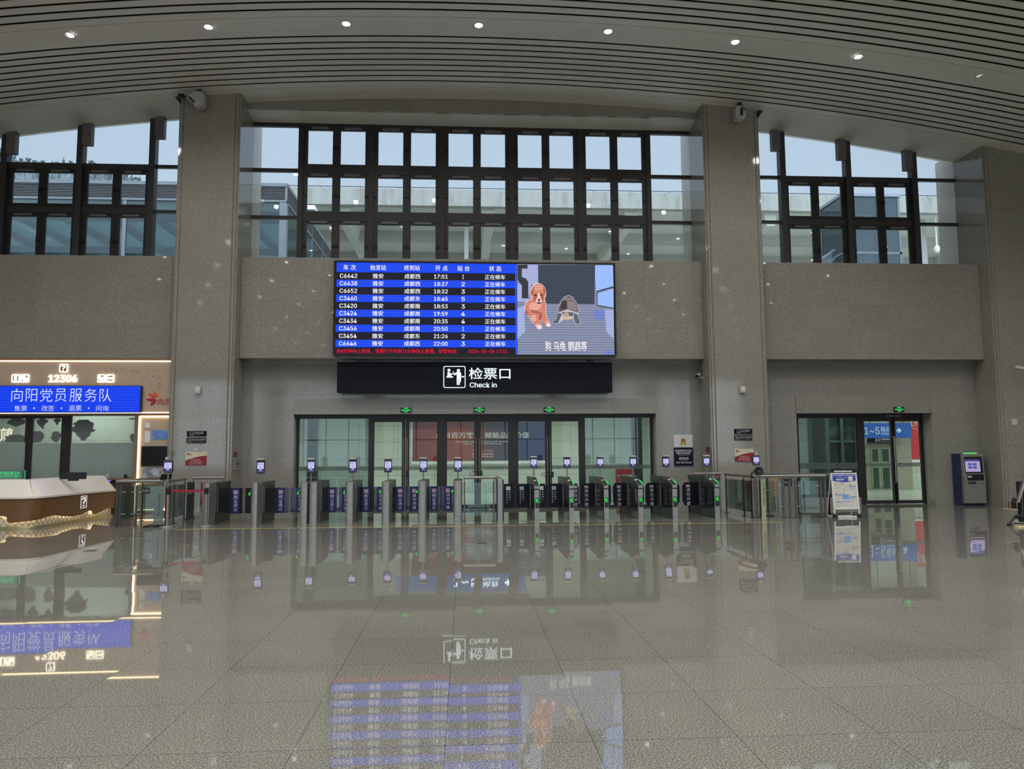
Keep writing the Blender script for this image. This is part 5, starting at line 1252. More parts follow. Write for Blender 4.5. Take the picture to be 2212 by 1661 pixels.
for (u0, u1, a_, b_) in ((-wq/2, wq/2, z0, z0+e_*.8), (-wq/2, wq/2, z1-e_*.8, z1), (-wq/2, -wq/2+e_*1.6, z0, z1), (wq/2-e_*1.6, wq/2, z0, z1)): mb.poly([fm(u0, a_, .007), fm(u1, a_, .007), fm(u1, b_, .007), fm(u0, b_, .007)])
mb.build('border', m_qw, t)
TX().fit('?', (-.075, .075, z0+.04, z1-.035), 0, bold=.02, frame=(A0-Vector((-U_.y, U_.x, 0))*.007, U_, Vector((0, 0, 1)))).build('lettering', m_qw, t)
# things on the desk
GYD = 17.55; x0, x1, z0, z1 = R(-14, 1015.5, 54, 1033.5, GYD)
t = thing('lost_property_sign', 'green glowing lost-property sign standing on the service desk', 'sign', ((x0+x1)/2, GYD, 1.065))
MB().box(x0, x1, GYD, GYD+.012, 1.067, z1).build('acrylic_plate', G('edge_lit_acrylic', (.8, .95, .88, 1), .6), t)
m_gled = L('green_sign_letters', (.06, .82, .34, 1), .95)
MB().box(x1-.012, x1+.004, GYD-.002, GYD+.014, 1.067, z1).build('lit_edge', L('dim_green_edge', (.03, .5, .25, 1), .8), t)
MB().box(x0, x1, GYD-.03, GYD+.04, 1.064, 1.08).build('stand', m_offwhite, t)
h_ = z1-1.08; TX().fit('遗失物品登记处', (P(-8, 1021, GYD).x, P(43.5, 1021, GYD).x, 1.08+.45*h_, 1.08+.86*h_), GYD-.003, bold=.012).build('lettering', m_gled, t)
tl_, rn_ = MB(), random.Random(5)                       # the line of Tibetan letters under it, stroke by stroke
ta, tb = P(-8, 1021, GYD).x, P(47, 1021, GYD).x; n_ = 15; w_ = (tb-ta)/n_; zt0_, zt1_ = 1.08+.10*h_, 1.08+.36*h_; hh_ = zt1_-zt0_
for q in range(n_):
    x_ = ta+w_*q
    tl_.rect(x_+.002, x_+w_*.78, zt1_-hh_*.16, zt1_, GYD-.003)
    m_ = x_+w_*rn_.choice((.22, .45, .62)); d_ = rn_.choice((.05, .3, .45))
    tl_.poly([(m_-.004, GYD-.0035, zt1_-hh_*.1), (m_+.004, GYD-.0035, zt1_-hh_*.1), (m_+.004+.01*rn_.uniform(-1, 1), GYD-.0035, zt0_+hh_*d_), (m_-.004, GYD-.0035, zt0_+hh_*d_)])
    tl_.poly([(x_+.003, GYD-.004, zt0_+hh_*.55), (x_+w_*.6, GYD-.004, zt0_+hh_*.42), (x_+w_*.6, GYD-.004, zt0_+hh_*.30), (x_+.003, GYD-.004, zt0_+hh_*.42)])
    if rn_.random() < .35: tl_.poly([(x_+w_*.2, GYD-.004, zt1_+hh_*.10), (x_+w_*.5, GYD-.004, zt1_+hh_*.32), (x_+w_*.6, GYD-.004, zt1_+hh_*.26), (x_+w_*.34, GYD-.004, zt1_+hh_*.08)])
tl_.build('tibetan_lettering', m_gled, t)
def item(name, label, cat, px, py0, py1, w, d, Y, mat, zb=None, **k):
    x = P(px, py1, Y).x; z1 = P(px, py0, Y).z; z0 = P(px, py1, Y).z if zb is None else zb
    t = thing(name, label, cat, (x, Y, z0)); MB().box(x-w/2, x+w/2, Y-d/2, Y+d/2, z0, z1).build('body', mat, t, bevel=.006); return t, x, z0, z1
t, x, z0, z1 = item('desk_monitor', 'black desk monitor seen from behind, beyond the service desk', 'monitor', 158, 1020, 1033, .60, .04, 18.55, m_black, 1.03)
MB().box(x-.1, x+.1, 18.50, 18.62, .99, 1.03).build('stand', m_charcoal, t); MB().box(x-.13, x-.05, 18.525, 18.532, z1-.06, z1-.045).build('badge', m_charcoal, t)
# staff-side counter that carries the small devices
sc = thing('staff_counter', 'brown staff counter behind the white desk top', 'counter', (-10.2, 18.7, 0))
MB().box(-12.2, -9.98, 18.3, 20.3, .95, .99).build('worktop', m_desk_brown, sc); MB().box(-12.15, -10.03, 18.5, 20.25, 0, .95).build('cabinet', m_desk_brown, sc)
t, x, z0, z1 = item('antenna_router', 'small device with white stick antenna at the back of the desk', 'router', 233, 1024, 1030, .12, .10, 21.03, m_offwhite, .97)
MB().tube((x, 21.03, z1), (x-.015, 21.03, P(233, 1009, 21.03).z), .011, 8).build('antenna', m_offwhite, t)
t, x, z0, z1 = item('desk_phone', 'black device with a violet light at the end of the service desk', 'device', 238, 1035, 1047, .12, .1, 21.03, m_black, .97)
MB().box(x-.05, x+.04, 20.97, 20.985, z1-.05, z1-.02).build('violet_light', L('violet_light', (.22, .1, 1, 1), 1.4), t)
t, x, z0, z1 = item('card_box', 'small black box on the sill in front of the office glass', 'box', 271, 1027, 1033, .08, .05, 21.03, m_black, .97)
MB().box(x-.02, x+.02, 21.01, 21.05, z1, z1+.03).build('knob', m_black, t)

# ------------------------------------------------------------------ stand-alone things in the hall
# A-frame poster stand
ax, ay = 9.12, 17.62
t = thing('poster_stand', 'white A-frame poster stand with blue header in front of the right entrance', 'poster stand', (ax, ay, 0), rotz=math.radians(-2))
m_alu = M('white_aluminium', A(165, 165, 162, 2.4), .35); m_paper = M('white_poster_paper', A(150, 148, 142, 2.5), .5); m_blue = M('royal_blue_print', A(34, 44, 120, 2.6), .45); m_lblue = M('light_blue_print', A(80, 120, 175, 2.4), .5)
m_rednum = M('red_number_print', A(140, 50, 45, 2.4), .5); m_greyl = M('pale_grey_print', A(128, 128, 128, 2.2), .5)
wB, tilt, zb0, zt0 = .63, .10, .20, 1.06
fy = lambda z: tilt*z/1.1                     # the board leans back a little
bd = MB()
for (x0, x1, z0, z1) in ((-wB/2, -wB/2+.03, zb0-.12, zt0+.01), (wB/2-.03, wB/2, zb0-.12, zt0+.01), (-wB/2, wB/2, zb0, zb0+.028), (-wB/2, wB/2, zt0-.03, zt0)):
    bd.add([(x, fy(z)+dy, z) for z in (z0, z1) for dy in (-.012, .016) for x in (x0, x1)], [(0, 2, 3, 1), (4, 5, 7, 6), (0, 1, 5, 4), (2, 6, 7, 3), (0, 4, 6, 2), (1, 3, 7, 5)])
bd.build('frame', m_alu, t, local=True)
def face(mb, x0, x1, z0, z1, o=.0): return mb.poly([(x0, fy(z0)-o, z0), (x1, fy(z0)-o, z0), (x1, fy(z1)-o, z1), (x0, fy(z1)-o, z1)])
MB().add([(x, fy(z)+dy, z) for z in (zb0+.02, zt0-.02) for dy in (-.004, .008) for x in (-wB/2+.02, wB/2-.02)], [(0, 2, 3, 1), (4, 5, 7, 6), (0, 1, 5, 4), (2, 6, 7, 3), (0, 4, 6, 2), (1, 3, 7, 5)]).build('poster', m_paper, t, local=True)
pz = lambda v: zb0+.03+(zt0-.03-zb0-.03)*(1-v); pxu = lambda u: -wB/2+.035+(wB-.07)*u
hdm = MB(); o = .006
hdm.poly([(pxu(0), fy(pz(0))-o, pz(0)), (pxu(1), fy(pz(0))-o, pz(0)), (pxu(1), fy(pz(.20))-o, pz(.20)), (pxu(.5), fy(pz(.24))-o, pz(.24)), (pxu(0), fy(pz(.20))-o, pz(.20))]); hdm.build('header_print', m_blue, t, local=True)
V_ = Vector((0, fy(1), 1)); fr_ = lambda o: (Vector((0, -o, 0)), Vector((1, 0, 0)), V_)
x = TX(); x.fit('电子临时乘车身份证明办理流程', (pxu(.05), pxu(.95), pz(.065), pz(.02)), 0, bold=.02, frame=fr_(.008)); x.fit('手机扫一扫 办理', (pxu(.22), pxu(.42), pz(.105), pz(.08)), 0, frame=fr_(.008)); x.fit('铁路12306手机客户端', (pxu(.14), pxu(.5), pz(.14), pz(.115)), 0, frame=fr_(.008)); x.build('header_lettering', m_plate_w, t, local=True)
wh = MB(); face(wh, pxu(.14), pxu(.5), pz(.18), pz(.15), .008); face(wh, pxu(.54), pxu(.62), pz(.125), pz(.105), .008); face(wh, pxu(.68), pxu(.88), pz(.20), pz(.07), .008); wh.build('header_boxes', m_paper, t, local=True)
gl, bl_, rd = MB(), MB(), MB()
for (u0, u1, v0, v1) in ((.05, .33, .30, .52), (.37, .65, .32, .52), (.69, .97, .35, .66), (.05, .33, .60, .80), (.05, .33, .83, .97), (.37, .65, .82, .97), (.69, .97, .68, .97)):
    for (a0, a1, b0, b1) in ((u0, u1, v0, v0+.004), (u0, u1, v1-.004, v1), (u0, u0+.006, v0, v1), (u1-.006, u1, v0, v1)): face(gl, pxu(a0), pxu(a1), pz(b1), pz(b0), .007)
    for q in range(3): face(gl, pxu(u0+.04), pxu(u0+.04+(u1-u0)*(.7-.14*q)), pz(v0+.065+.04*q), pz(v0+.055+.04*q), .007)
gl.build('panel_outlines', m_greyl, t, local=True)
for (u0, u1, v) in ((.69, .97, .35), (.05, .33, .60), (.05, .33, .81), (.37, .65, .80), (.69, .97, .67)): face(bl_, pxu(u0), pxu(u1), pz(v+.02), pz(v), .009)
bl_.build('panel_headers', M('muted_blue_print', A(84, 96, 150, 2.4), .5), t, local=True)
lb = MB(); face(lb, pxu(.37), pxu(.65), pz(.74), pz(.60), .009); lb.build('blue_panel', m_lblue, t, local=True)
for u, v in ((.10, .29), (.42, .29), (.74, .30), (.10, .56), (.42, .56)): face(rd, pxu(u-.03), pxu(u+.03), pz(v+.025), pz(v), .010)
rd.build('step_marks', m_rednum, t, local=True)
x = TX(); x.fit('临时身份证明 办理步骤', (pxu(.04), pxu(.44), pz(.268), pz(.248)), 0, frame=fr_(.008)); x.build('step_lettering', m_ink, t, local=True)
MB().box(-.23, .21, fy(1.1)-.01, fy(1.1)+.03, 1.085, 1.115).build('top_grip', m_alu, t, local=True)
for sx in (-1, 1):
    MB().prism([(sx*.24, 1.12), (sx*.30, 1.12), (sx*.32, 1.09), (sx*.32, 1.055), (sx*.275, 1.055), (sx*.235, 1.085)], fy(1.1)-.012, fy(1.1)+.03, 'y').build('corner_joint', m_black, t, local=True)
    MB().prism([(sx*.20, .0), (sx*.325, .0), (sx*.335, .03), (sx*.325, .09), (sx*.285, .09), (sx*.25, .045), (sx*.20, .035)], -.02, .05, 'y').build('foot_joint', m_black, t, local=True)
    MB().path([(sx*.30, fy(1.1)+.03, 1.08), (sx*.30, .42, .02)], .014, 8).build('rear_leg', m_alu, t, local=True)
MB().box(-.23, .22, -.03, .0, .005, .045).build('foot_bar', m_alu, t, local=True); MB().box(-.30, .30, .40, .43, .0, .03).build('rear_foot_bar', m_alu, t, local=True)
# ticket kiosk
kx0, kx1, ky0, ky1 = P(2086.5, 1090, 20.85).x, P(2133, 1090, 20.85).x, 20.85, 21.37
t = thing('ticket_kiosk', 'blue and grey self-service ticket machine with green top light beside the far right pillar', 'ticket machine', ((kx0+kx1)/2, 21.1, 0))
m_kblue = M('dark_blue_kiosk_metal', A(24, 27, 54, 2.8), .4); m_kgrey = M('grey_kiosk_front', A(86, 84, 80, 2.6), .45)
MB().box(kx0, kx1, ky0+.12, ky1, 0, 1.49).build('cabinet', m_kblue, t, bevel=.01)
MB().prism([(ky0+.02, .07), (ky0, .75), (ky0+.06, 1.49), (ky0+.125, 1.49), (ky0+.125, .07)], kx0+.005, kx1-.005, 'x').build('front', m_kgrey, t, bevel=.008)
yk = lambda z: ky0+.06*(z-.75)/.74 if z > .75 else ky0+.02*(.75-z)/.68
def kf(a, b, z0, z1, o): return [(a, yk(z0)-o, z0), (b, yk(z0)-o, z0), (b, yk(z1)-o, z1), (a, yk(z1)-o, z1)]
wk = kx1-kx0
MB().poly(kf(kx0+.08*wk, kx1-.08*wk, .93, 1.40, .003)).build('screen_surround', m_black, t)
s_ = MB().poly(kf(kx0+.11*wk, kx1-.2*wk, .97, 1.33, .006)).build('screen', L('kiosk_screen', (.42, .36, .58, 1), .95), t)
MB().poly(kf(kx0+.11*wk, kx1-.2*wk, 1.27, 1.33, .008)).build('screen_header', L('kiosk_screen_header', (.05, .05, .25, 1), 1), s_)
mb = MB()
for u in (.24, .46):
    for z in (1.06, 1.15): mb.poly(kf(kx0+u*wk, kx0+(u+.18)*wk, z, z+.07, .008))
mb.build('screen_buttons', L('kiosk_screen_buttons', (.07, .09, .38, 1), 1), s_)
MB().poly(kf(kx0+.14*wk, kx1-.08*wk, .72, .90, .004)).build('reader_panel', m_black_gloss, t); MB().poly(kf(kx0+.17*wk, kx0+.36*wk, .80, .86, .006)).build('card_slot', m_greyl, t)
MB().poly(kf(kx0+.18*wk, kx0+.55*wk, .62, .69, .004)).build('label_plate', m_kblue, t); MB().box(kx1-.2*wk, kx1-.1*wk, ky0-.01, ky0+.01, .63, .65).build('lock_lever', m_steel, t)
MB().box(kx0+.15*wk, kx1-.28*wk, ky0+.065, ky0+.13, 1.485, 1.515).build('top_light', L('kiosk_green_light', (.08, .95, .12, 1), 1.1), t)
MB().box(kx0-.004, kx0+.004, 21.08, 21.14, .42, .50).box(kx0-.004, kx0+.004, 21.22, 21.27, .42, .50).build('side_vents', m_black, t)
# folded hand cart at the right edge
cy_ = 15.4; C0 = P(2200, 1140, cy_).x
t = thing('hand_cart', 'folded hand cart with long leaning handle at the right edge of the picture', 'hand cart', (C0+.1, cy_, 0))
cp = lambda px, py, dy=0: P(px, py, cy_+dy)
m_tan = M('tan_metal_tube', A(120, 108, 88, 2.4), .4, .2); m_vio = M('blue_violet_tube', A(60, 56, 84, 2.6), .4)
z0_ = lambda v: Vector((v.x, v.y, max(v.z, .02)))
MB().path([cp(2200, 1086), cp(2224, 1010)], .022, 10).build('handle', m_tan, t, smooth=True); MB().path([cp(2197, 1082, .04), cp(2220, 1008, .04)], .020, 10).build('side_tube', m_vio, t, smooth=True)
MB().path([cp(2180, 1081), cp(2183, 1082), cp(2200, 1085)], .008, 8).build('linkage', m_steel, t); MB().path([cp(2181, 1082), cp(2183, 1098)], .016, 8).build('copper_link', M('copper_bracket', A(120, 82, 56, 2.4), .4, .4), t)
MB().path([cp(2168, 1099), cp(2198, 1103.5)], .022, 8).build('foot_plate', m_tan, t); MB().ball(cp(2191, 1079), .045).build('joint', m_black, t, smooth=True); MB().box(cp(2186, 1098).x, cp(2196, 1098).x, cy_, cy_+.1, cp(2190, 1098).z, cp(2190, 1083).z).build('hinge_block', m_black, t)
MB().path([z0_(cp(2180, 1138)), cp(2180, 1133), cp(2185, 1124), cp(2193, 1116), cp(2203, 1114), cp(2213, 1117)], [.02, .02, .022, .028, .03, .03], 10).build('curved_leg', m_charcoal, t, smooth=True)
MB().lathe([(0, -.03), (.03, -.03), (.045, 0), (.03, .03), (0, .03)], cp(2197, 1115.5, -.05), 18, 'y').build('hub', m_black, t, smooth=True); MB().path([cp(2208, 1112), cp(2208, 1070)], .018, 8).build('upright', m_steel_dk, t); MB().lathe([(0, 0), (.05, 0), (.05, .03), (0, .03)], z0_(cp(2181, 1139))-Vector((0, 0, .02)), 14).build('rubber_foot', m_black, t)
MB().box(cp(2209, 1100).x, cp(2240, 1100).x, cy_+.06, cy_+.16, .06, cp(2204, 1040).z).build('folded_platform', m_black, t, bevel=.02)
bx = thing('wooden_plank', 'pale wooden plank lying on the floor by the hand cart', 'plank', (P(2214, 1146, 14.9).x, 14.9, 0)); x = P(2198, 1146, 14.9).x
MB().box(x, x+.8, 14.86, 14.98, .0, .035).build('board', M('pale_wood', A(170, 155, 110, 2.2), .5), bx, bevel=.004)
t = thing('white_disc', 'whitish flat disc on the floor under the hand cart', 'disc', (P(2208, 1131, 15.9).x, 15.9, 0)); MB().lathe([(0, 0), (.15, 0), (.17, .02), (.10, .06), (0, .065)], (P(2208, 1131, 15.9).x, 15.9, 0), 24).build('shell', m_offwhite, t, smooth=True)
# fire water-cannon units hanging from the vault in front of two pillars
def cannon(px, py, label, side):
    Y = 20.12; c = P(px, py, Y); zc = arch(c.x)
    t = thing('water_cannon', label, 'ceiling device', (c.x, Y, zc), group='white water cannon units under the vault')
    MB().box(c.x-.045, c.x+.045, Y-.05, Y+.05, c.z+.16, zc-.004).build('stem', m_charcoal, t); MB().lathe([(0, 0), (.10, 0), (.11, .05), (.05, .09), (0, .09)], (c.x, Y, c.z+.12), 16).build('swivel', m_black, t, smooth=True)
    if side: pts = [(-.30, .02), (-.12, .20), (.08, .22), (.19, .12), (.19, -.12), (.10, -.22), (-.08, -.22), (-.12, -.10)]
    else: pts = [(-.17, .12), (-.10, .18), (.10, .18), (.17, .12), (.13, -.16), (.06, -.22), (-.12, -.21), (-.17, -.17)]
    MB().prism([(c.x+a, c.z+b) for a, b in pts], Y-.16, Y+.10, 'y').build('housing', m_offwhite, t, bevel=.03)
    if side:
        MB().path([(c.x-.20, Y-.17, c.z+.02), (c.x-.06, Y-.17, c.z-.12)], .022, 8).build('slot', m_black, t); MB().path([(c.x-.16, Y-.1, c.z+.08), (c.x-.40, Y-.1, c.z+.08)], .02, 8).build('nozzle', m_charcoal, t); MB().box(c.x-.50, c.x-.36, Y-.16, Y-.04, c.z+.03, c.z+.12).build('nozzle_head', m_black, t)
    else:
        MB().path([(c.x, Y-.18, c.z+.08), (c.x-.01, Y-.18, c.z-.12)], .035, 10).build('nozzle', m_black, t); MB().path([(c.x+.02, Y-.17, c.z+.14), (c.x+.12, Y-.19, c.z+.05), (c.x+.10, Y-.18, c.z)], .014, 8).build('cable', m_charcoal, t)
cannon(430, 218, 'white water cannon turned sideways under the vault at the left pillar', True); cannon(1597.5, 246, 'white water cannon facing out under the vault at the right pillar', False)
def wedge(name, label, pts, Y):
    t = thing(name, label, 'bracket', tuple(P(*pts[0], Y)), group='dark brackets at the pillar heads'); MB().prism([(P(*p, Y).x, P(*p, Y).z) for p in pts], Y, Y+.12, 'y').build('plate', m_charcoal, t)
wedge('head_bracket', 'dark wedge bracket at the left top corner of the left pillar', [(377.5, 209), (387, 208), (388, 222)], 20.3); wedge('head_bracket', 'dark wedge bracket at the right top corner of the right pillar', [(1638.5, 237.5), (1648, 239), (1640, 251)], 20.3)
# lit snack-shop sign elsewhere in the hall, seen mirrored in the office glass
t = thing('snack_shop_sign', 'warm lit snack shop sign seen only as a mirror image in the office glass', 'shop sign', (-22.7, 5.0, 0))
MB().box(-24.2, -21.2, 4.80, 4.92, 0, 3.2).build('booth_front', m_fascia, t)
TX().fit('煎饼道', (-.95, .95, 2.28, 2.92), 0, bold=.02, frame=(Vector((-22.55, 4.94, 0)), Vector((-1, 0, 0)), Vector((0, 0, 1)))).build('lettering', L('shop_sign_letters', (1, .86, .66, 1), 9), t)

# ================================================================== beyond the doors: corridor to the platforms
CY = 30.2
struct(MB().box(-16, 24, DY+.1, CY+.2, -.2, 0).build('floor_corridor', m_corr_floor))
mb = MB().box(-16, 13.2, CY, CY+.3, 0, 6).box(13.2, 24, CY-.6, CY-.3, 0, 6).box(13.0, 13.2, CY-.6, CY+.3, 0, 6)
struct(mb.build('wall_corridor', m_corr_wall))
struct(MB().box(PL[0]+.1, 24, DY+.05, 26.2, 4.5, 4.7).box(-16.4, PL[0]+.1, 24.25, 26.2, 4.5, 4.7).box(-16.4, 24, 28.7, CY+.3, 4.5, 4.7).build('ceiling_corridor', m_panel))
struct(MB().box(-16.4, -16.2, 24.2, CY+.3, 0, 6).box(24, 24.2, DY, CY+.3, 0, 6).build('wall_corridor_ends', m_corr_wall))
m_col = M('dark_grey_column', A(52, 60, 62, 2.0), .5)
def col_at(a, b, Y, name, m=m_col): x0, x1 = P(a, 1000, Y).x, P(b, 1000, Y).x; struct(MB().box(x0, x1, Y, Y+(x1-x0), 0, 4.5).build(name, m))
col_at(663, 684, 26.0, 'pillar_corridor_1'); col_at(1369, 1388, 26.0, 'pillar_corridor_2'); col_at(1757, 1778, 26.0, 'pillar_corridor_3')
# big advertising poster
def grad_poster():
    m, t, bs = base_mat('red_to_blue_poster_print')
    g = t.nodes.new('ShaderNodeNewGeometry'); s = t.nodes.new('ShaderNodeSeparateXYZ'); t.links.new(g.outputs['Position'], s.inputs[0])
    mp = t.nodes.new('ShaderNodeMapping'); mp.inputs['Scale'].default_value = (.5, 1, 2.6); mp.inputs['Rotation'].default_value = (0, .25, 0); t.links.new(g.outputs['Position'], mp.inputs[0])
    n = noise(t, 1.1, 4, .6, mp.outputs[0])
    a = t.nodes.new('ShaderNodeMapRange'); a.inputs[1].default_value = -2.1; a.inputs[2].default_value = 3.3; t.links.new(s.outputs['X'], a.inputs[0])
    b = t.nodes.new('ShaderNodeMath'); b.operation = 'MULTIPLY_ADD'; b.inputs[1].default_value = .5; b.inputs[2].default_value = -.25; t.links.new(n.outputs['Fac'], b.inputs[0])
    c = t.nodes.new('ShaderNodeMath'); c.operation = 'ADD'; t.links.new(a.outputs[0], c.inputs[0]); t.links.new(b.outputs[0], c.inputs[1])
    r = ramp(t, c.outputs[0], [(.0, (.20, .030, .035, 1)), (.2, (.30, .045, .04, 1)), (.38, (.36, .075, .035, 1)), (.5, (.22, .06, .045, 1)), (.62, (.075, .055, .07, 1)), (.78, (.04, .045, .13, 1)), (1, (.03, .035, .15, 1))])
    t.links.new(r.outputs[0], bs.inputs['Base Color']); bs.inputs['Roughness'].default_value = .35
    return m
AY = CY-.06; x0, x1, z0, z1 = R(891, 904, 1178.5, 995.5, AY)
z1 = 3.2
t = thing('advertising_poster', 'wide red to blue advertising billboard behind the central doors', 'billboard', ((x0+x1)/2, CY-.001, z0))
MB().box(x0-.05, x1+.05, AY, CY-.002, z0-.12, z1+.06).build('frame', M('white_billboard_frame', (.75, .78, .74, 1), .4), t)
MB().rect(x0, x1, z0, z1, AY-.003).build('print', grad_poster(), t)
m_adw = M('white_billboard_lettering', (.75, .78, .76, 1), .5)
a = lambda lx, ly: P(840+lx*.208, 860+ly*.208, AY)
tx = TX()
def adl(s_, x_0, x_1, y0, y1, **k): p, q = a(x_0, y1), a(x_1, y0); tx.fit(s_, (p.x, q.x, p.z, q.z), AY-.006, **k)
adl('单日百万客流', 488, 960, 354, 420, bold=.02); adl('赋能品牌价值', 998, 1455, 352, 418, bold=.02)
adl('以高铁媒体为载体，赋能百万客流，以站厅为核心场景，助力城市品牌传播', 690, 1290, 443, 462); adl('一路同行，成就广告传播新价值', 745, 1170, 466, 482)
adl('合作电话：028 8642 9868', 866, 1084, 568, 590, bold=.01); adl('热线电话：028 8648 4239', 866, 1084, 595, 614, bold=.01); adl('商务洽谈 / 广告招商', 866, 1084, 540, 552)
adl('成都铁路文化传媒有限责任公司', 1362, 1556, 218, 238); adl('Chengdu Railway Culture Media Co. Ltd', 1362, 1556, 240, 250)
tx.build('lettering', m_adw, t)
mb = MB(); c = a(1344, 230); mb.path([(c.x+.05*math.cos(q*.4), AY-.008, c.z+.05*math.sin(q*.4)) for q in range(2, 15)], .012, 6); p, q = a(1300, 250), a(1306, 222); mb.rect(p.x, q.x, p.z, q.z, AY-.006); mb.build('logo', m_adw, t)
x0, x1, z0, z1 = R(1331, 1013, 1374, 1046, CY-.04)
t = thing('red_wall_notice', 'red notice with white text behind the right side glass of the central entrance', 'notice', ((x0+x1)/2, CY-.001, z0))
MB().box(x0, x1, CY-.04, CY-.002, z0, z1).build('board', M('bright_red_board', A(135, 38, 45, 2.0), .4), t); TX().fit('安全文明出行 温馨服务', (x0+.04, x1-.04, z0+.45*(z1-z0), z0+.65*(z1-z0)), CY-.043).build('lettering', m_adw, t)
# platform signs
m_psign = M('blue_platform_sign', A(26, 64, 128, 2.0), .4); lit_w = L('lit_platform_lettering', (.62, .82, .9, 1), .9)
def arrow_pts(cx_, cz, s): return [(cx_-1.0*s, cz-.28*s), (cx_-.1*s, cz-.28*s), (cx_-.62*s, cz-.82*s), (cx_-.02*s, cz-.82*s), (cx_+.9*s, cz), (cx_-.02*s, cz+.82*s), (cx_-.62*s, cz+.82*s), (cx_-.1*s, cz+.28*s), (cx_-1.0*s, cz+.28*s)]
def platform_sign(label, x0, x1, z0, z1, Y, lx, up, bright):
    """lx: x of 1~5, characters, arrow centre"""
    t = thing('platform_sign', label, 'hanging sign', ((x0+x1)/2, Y, up), group='blue platform signs in the corridor'); h = z1-z0; zc = (z0+z1)/2
    MB().box(x0, x1, Y, Y+.12, z0, z1).build('box', m_psign, t); MB().tube((x0+.3, Y+.06, z1), (x0+.3, Y+.06, up), .02, 8).tube((x1-.3, Y+.06, z1), (x1-.3, Y+.06, up), .02, 8).build('hanger_rods', m_steel_dk, t)
    x = TX(); x.fit('1~5', (lx[0], lx[1], zc-.25*h, zc+.22*h), Y-.004); x.fit('站台', (lx[2], lx[3], zc-.07*h, zc+.27*h), Y-.004, bold=.008); x.fit('Platform', (lx[2]+.02, lx[3]+.03, zc-.28*h, zc-.12*h), Y-.004)
    x.build('lettering', bright, t); MB().add([(p[0], Y-.004, p[1]) for p in arrow_pts(lx[4], zc, .19*h)], [tuple(range(9))]).build('arrow', bright, t)
SYp = 28.9; x0, x1, z0, z1 = R(1866.5, 913.6, 1968.5, 946.2, SYp); sx = lambda l: P(1860+l*.0633, 930, SYp).x
platform_sign('blue hanging sign reading 1 to 5 Platform behind the right glass doors', x0, x1, z0, z1, SYp, (sx(118), sx(622), sx(668), sx(1000), sx(1300)), 4.5, lit_w)
platform_sign('blue platform sign hidden behind the central door head, seen only mirrored in the floor', -2.6, 2.3, 3.02, 3.72, 28.9, (-.45, .45, .65, 1.25, 1.62), 4.5, L('bright_platform_lettering', (.8, .9, 1, 1), 3.0))
# lift front with black sign
EY = CY-.6-.05; ex = lambda px: P(px, 1000, EY).x; ez = lambda py: P(1905, py, EY).z
m_lift = M('grey_green_lift_metal', A(112, 116, 100, 1.8), .4, .2); m_liftglass = M('dark_green_lift_glass', A(42, 56, 52, 1.8), .12)
t = thing('lift', 'lift with double glazed doors under the black sign behind the right glass doors', 'lift', (ex(1905), EY, 0))
MB().box(ex(1873), ex(1934), EY, EY+.045, 0, ez(958)).build('surround', m_lift, t)
for i_, (a_, b_) in enumerate(((1881, 1902), (1902, 1925))):
    d = MB().box(ex(a_)+.01, ex(b_)-.01, EY-.03, EY+.005, .12, ez(966)).build('lift_door', m_lift, t)
    MB().rect(ex(a_)+.06, ex(b_)-.10, ez(997), ez(970), EY-.033).build('upper_glass', m_liftglass, d); MB().rect(ex(a_)+.06, ex(b_)-.10, ez(1054), ez(1010), EY-.033).build('lower_glass', m_liftglass, d)
x0, x1, z0, z1 = ex(1875.5), ex(1934), ez(957.5), ez(947.2)
t = thing('lift_sign', 'black sign above the lift with white lift symbol', 'sign', ((x0+x1)/2, EY+.04, z0+.05)); MB().box(x0, x1, EY-.05, EY-.002, z0+.03, z1+.03).build('plate', m_plate, t)
lx = lambda l: P(1860+l*.0633, 950, EY).x; TX().fit('无障碍电梯', (lx(625), lx(1090), z0+.45*(z1-z0)+.03, z0+.88*(z1-z0)+.03), EY-.053, bold=.01).fit('Accessible Elevator', (lx(625), lx(1090), z0+.15*(z1-z0)+.03, z0+.32*(z1-z0)+.03), EY-.053).build('lettering', m_plate_w, t)
mb = MB(); q0, q1 = lx(470), lx(598); h = z1-z0; mb.rect(q0, q0+.03, z0+.14*h+.03, z0+.9*h+.03, EY-.053).rect(q1-.03, q1, z0+.14*h+.03, z0+.9*h+.03, EY-.053).rect(q0+.06, q0+.09, z0+.2*h+.03, z0+.7*h+.03, EY-.053).rect(q1-.09, q1-.06, z0+.2*h+.03, z0+.7*h+.03, EY-.053); mb.build('lift_symbol', m_plate_w, t)
# grey wall slice and the red campaign board at the far right
struct(MB().box(P(1936, 1000, CY-.75).x, P(1969, 1000, CY-.75).x, CY-.78, CY-.68, 0, 4.5).build('wall_lift_side', M('grey_corridor_panel', A(118, 118, 106, 1.7), .5)))
RYb = 29.55; x0, x1, z0, z1 = R(1957, 896, 2050, 992.5, RYb)
t = thing('campaign_board', 'tall red campaign board with white characters at the right of the right-hand doors', 'display board', ((x0+x1)/2, RYb, 0))
MB().box(x0, x1, RYb, RYb+.045, z0, z1).build('red_panel', M('red_campaign_panel', A(165, 50, 58, 1.6), .4), t); MB().box(x0-.02, x1, RYb-.02, RYb+.045, z0-.11, z0).build('white_ledge', m_adw, t); MB().box(x0+.03, x1, RYb+.02, RYb+.045, 0, z0-.11).build('base', m_corr_wall, t)
bxp = lambda l, ly=300: P(1860+l*.0633, 895+ly*.0633, RYb)
tx = TX()
for ch, l0, l1 in (('宣', 1560, 1770), ('传', 1815, 2010)): p, q = bxp(l0, 405), bxp(l1, 190); tx.fit(ch, (p.x, q.x, p.z, q.z), RYb-.004, bold=.02)
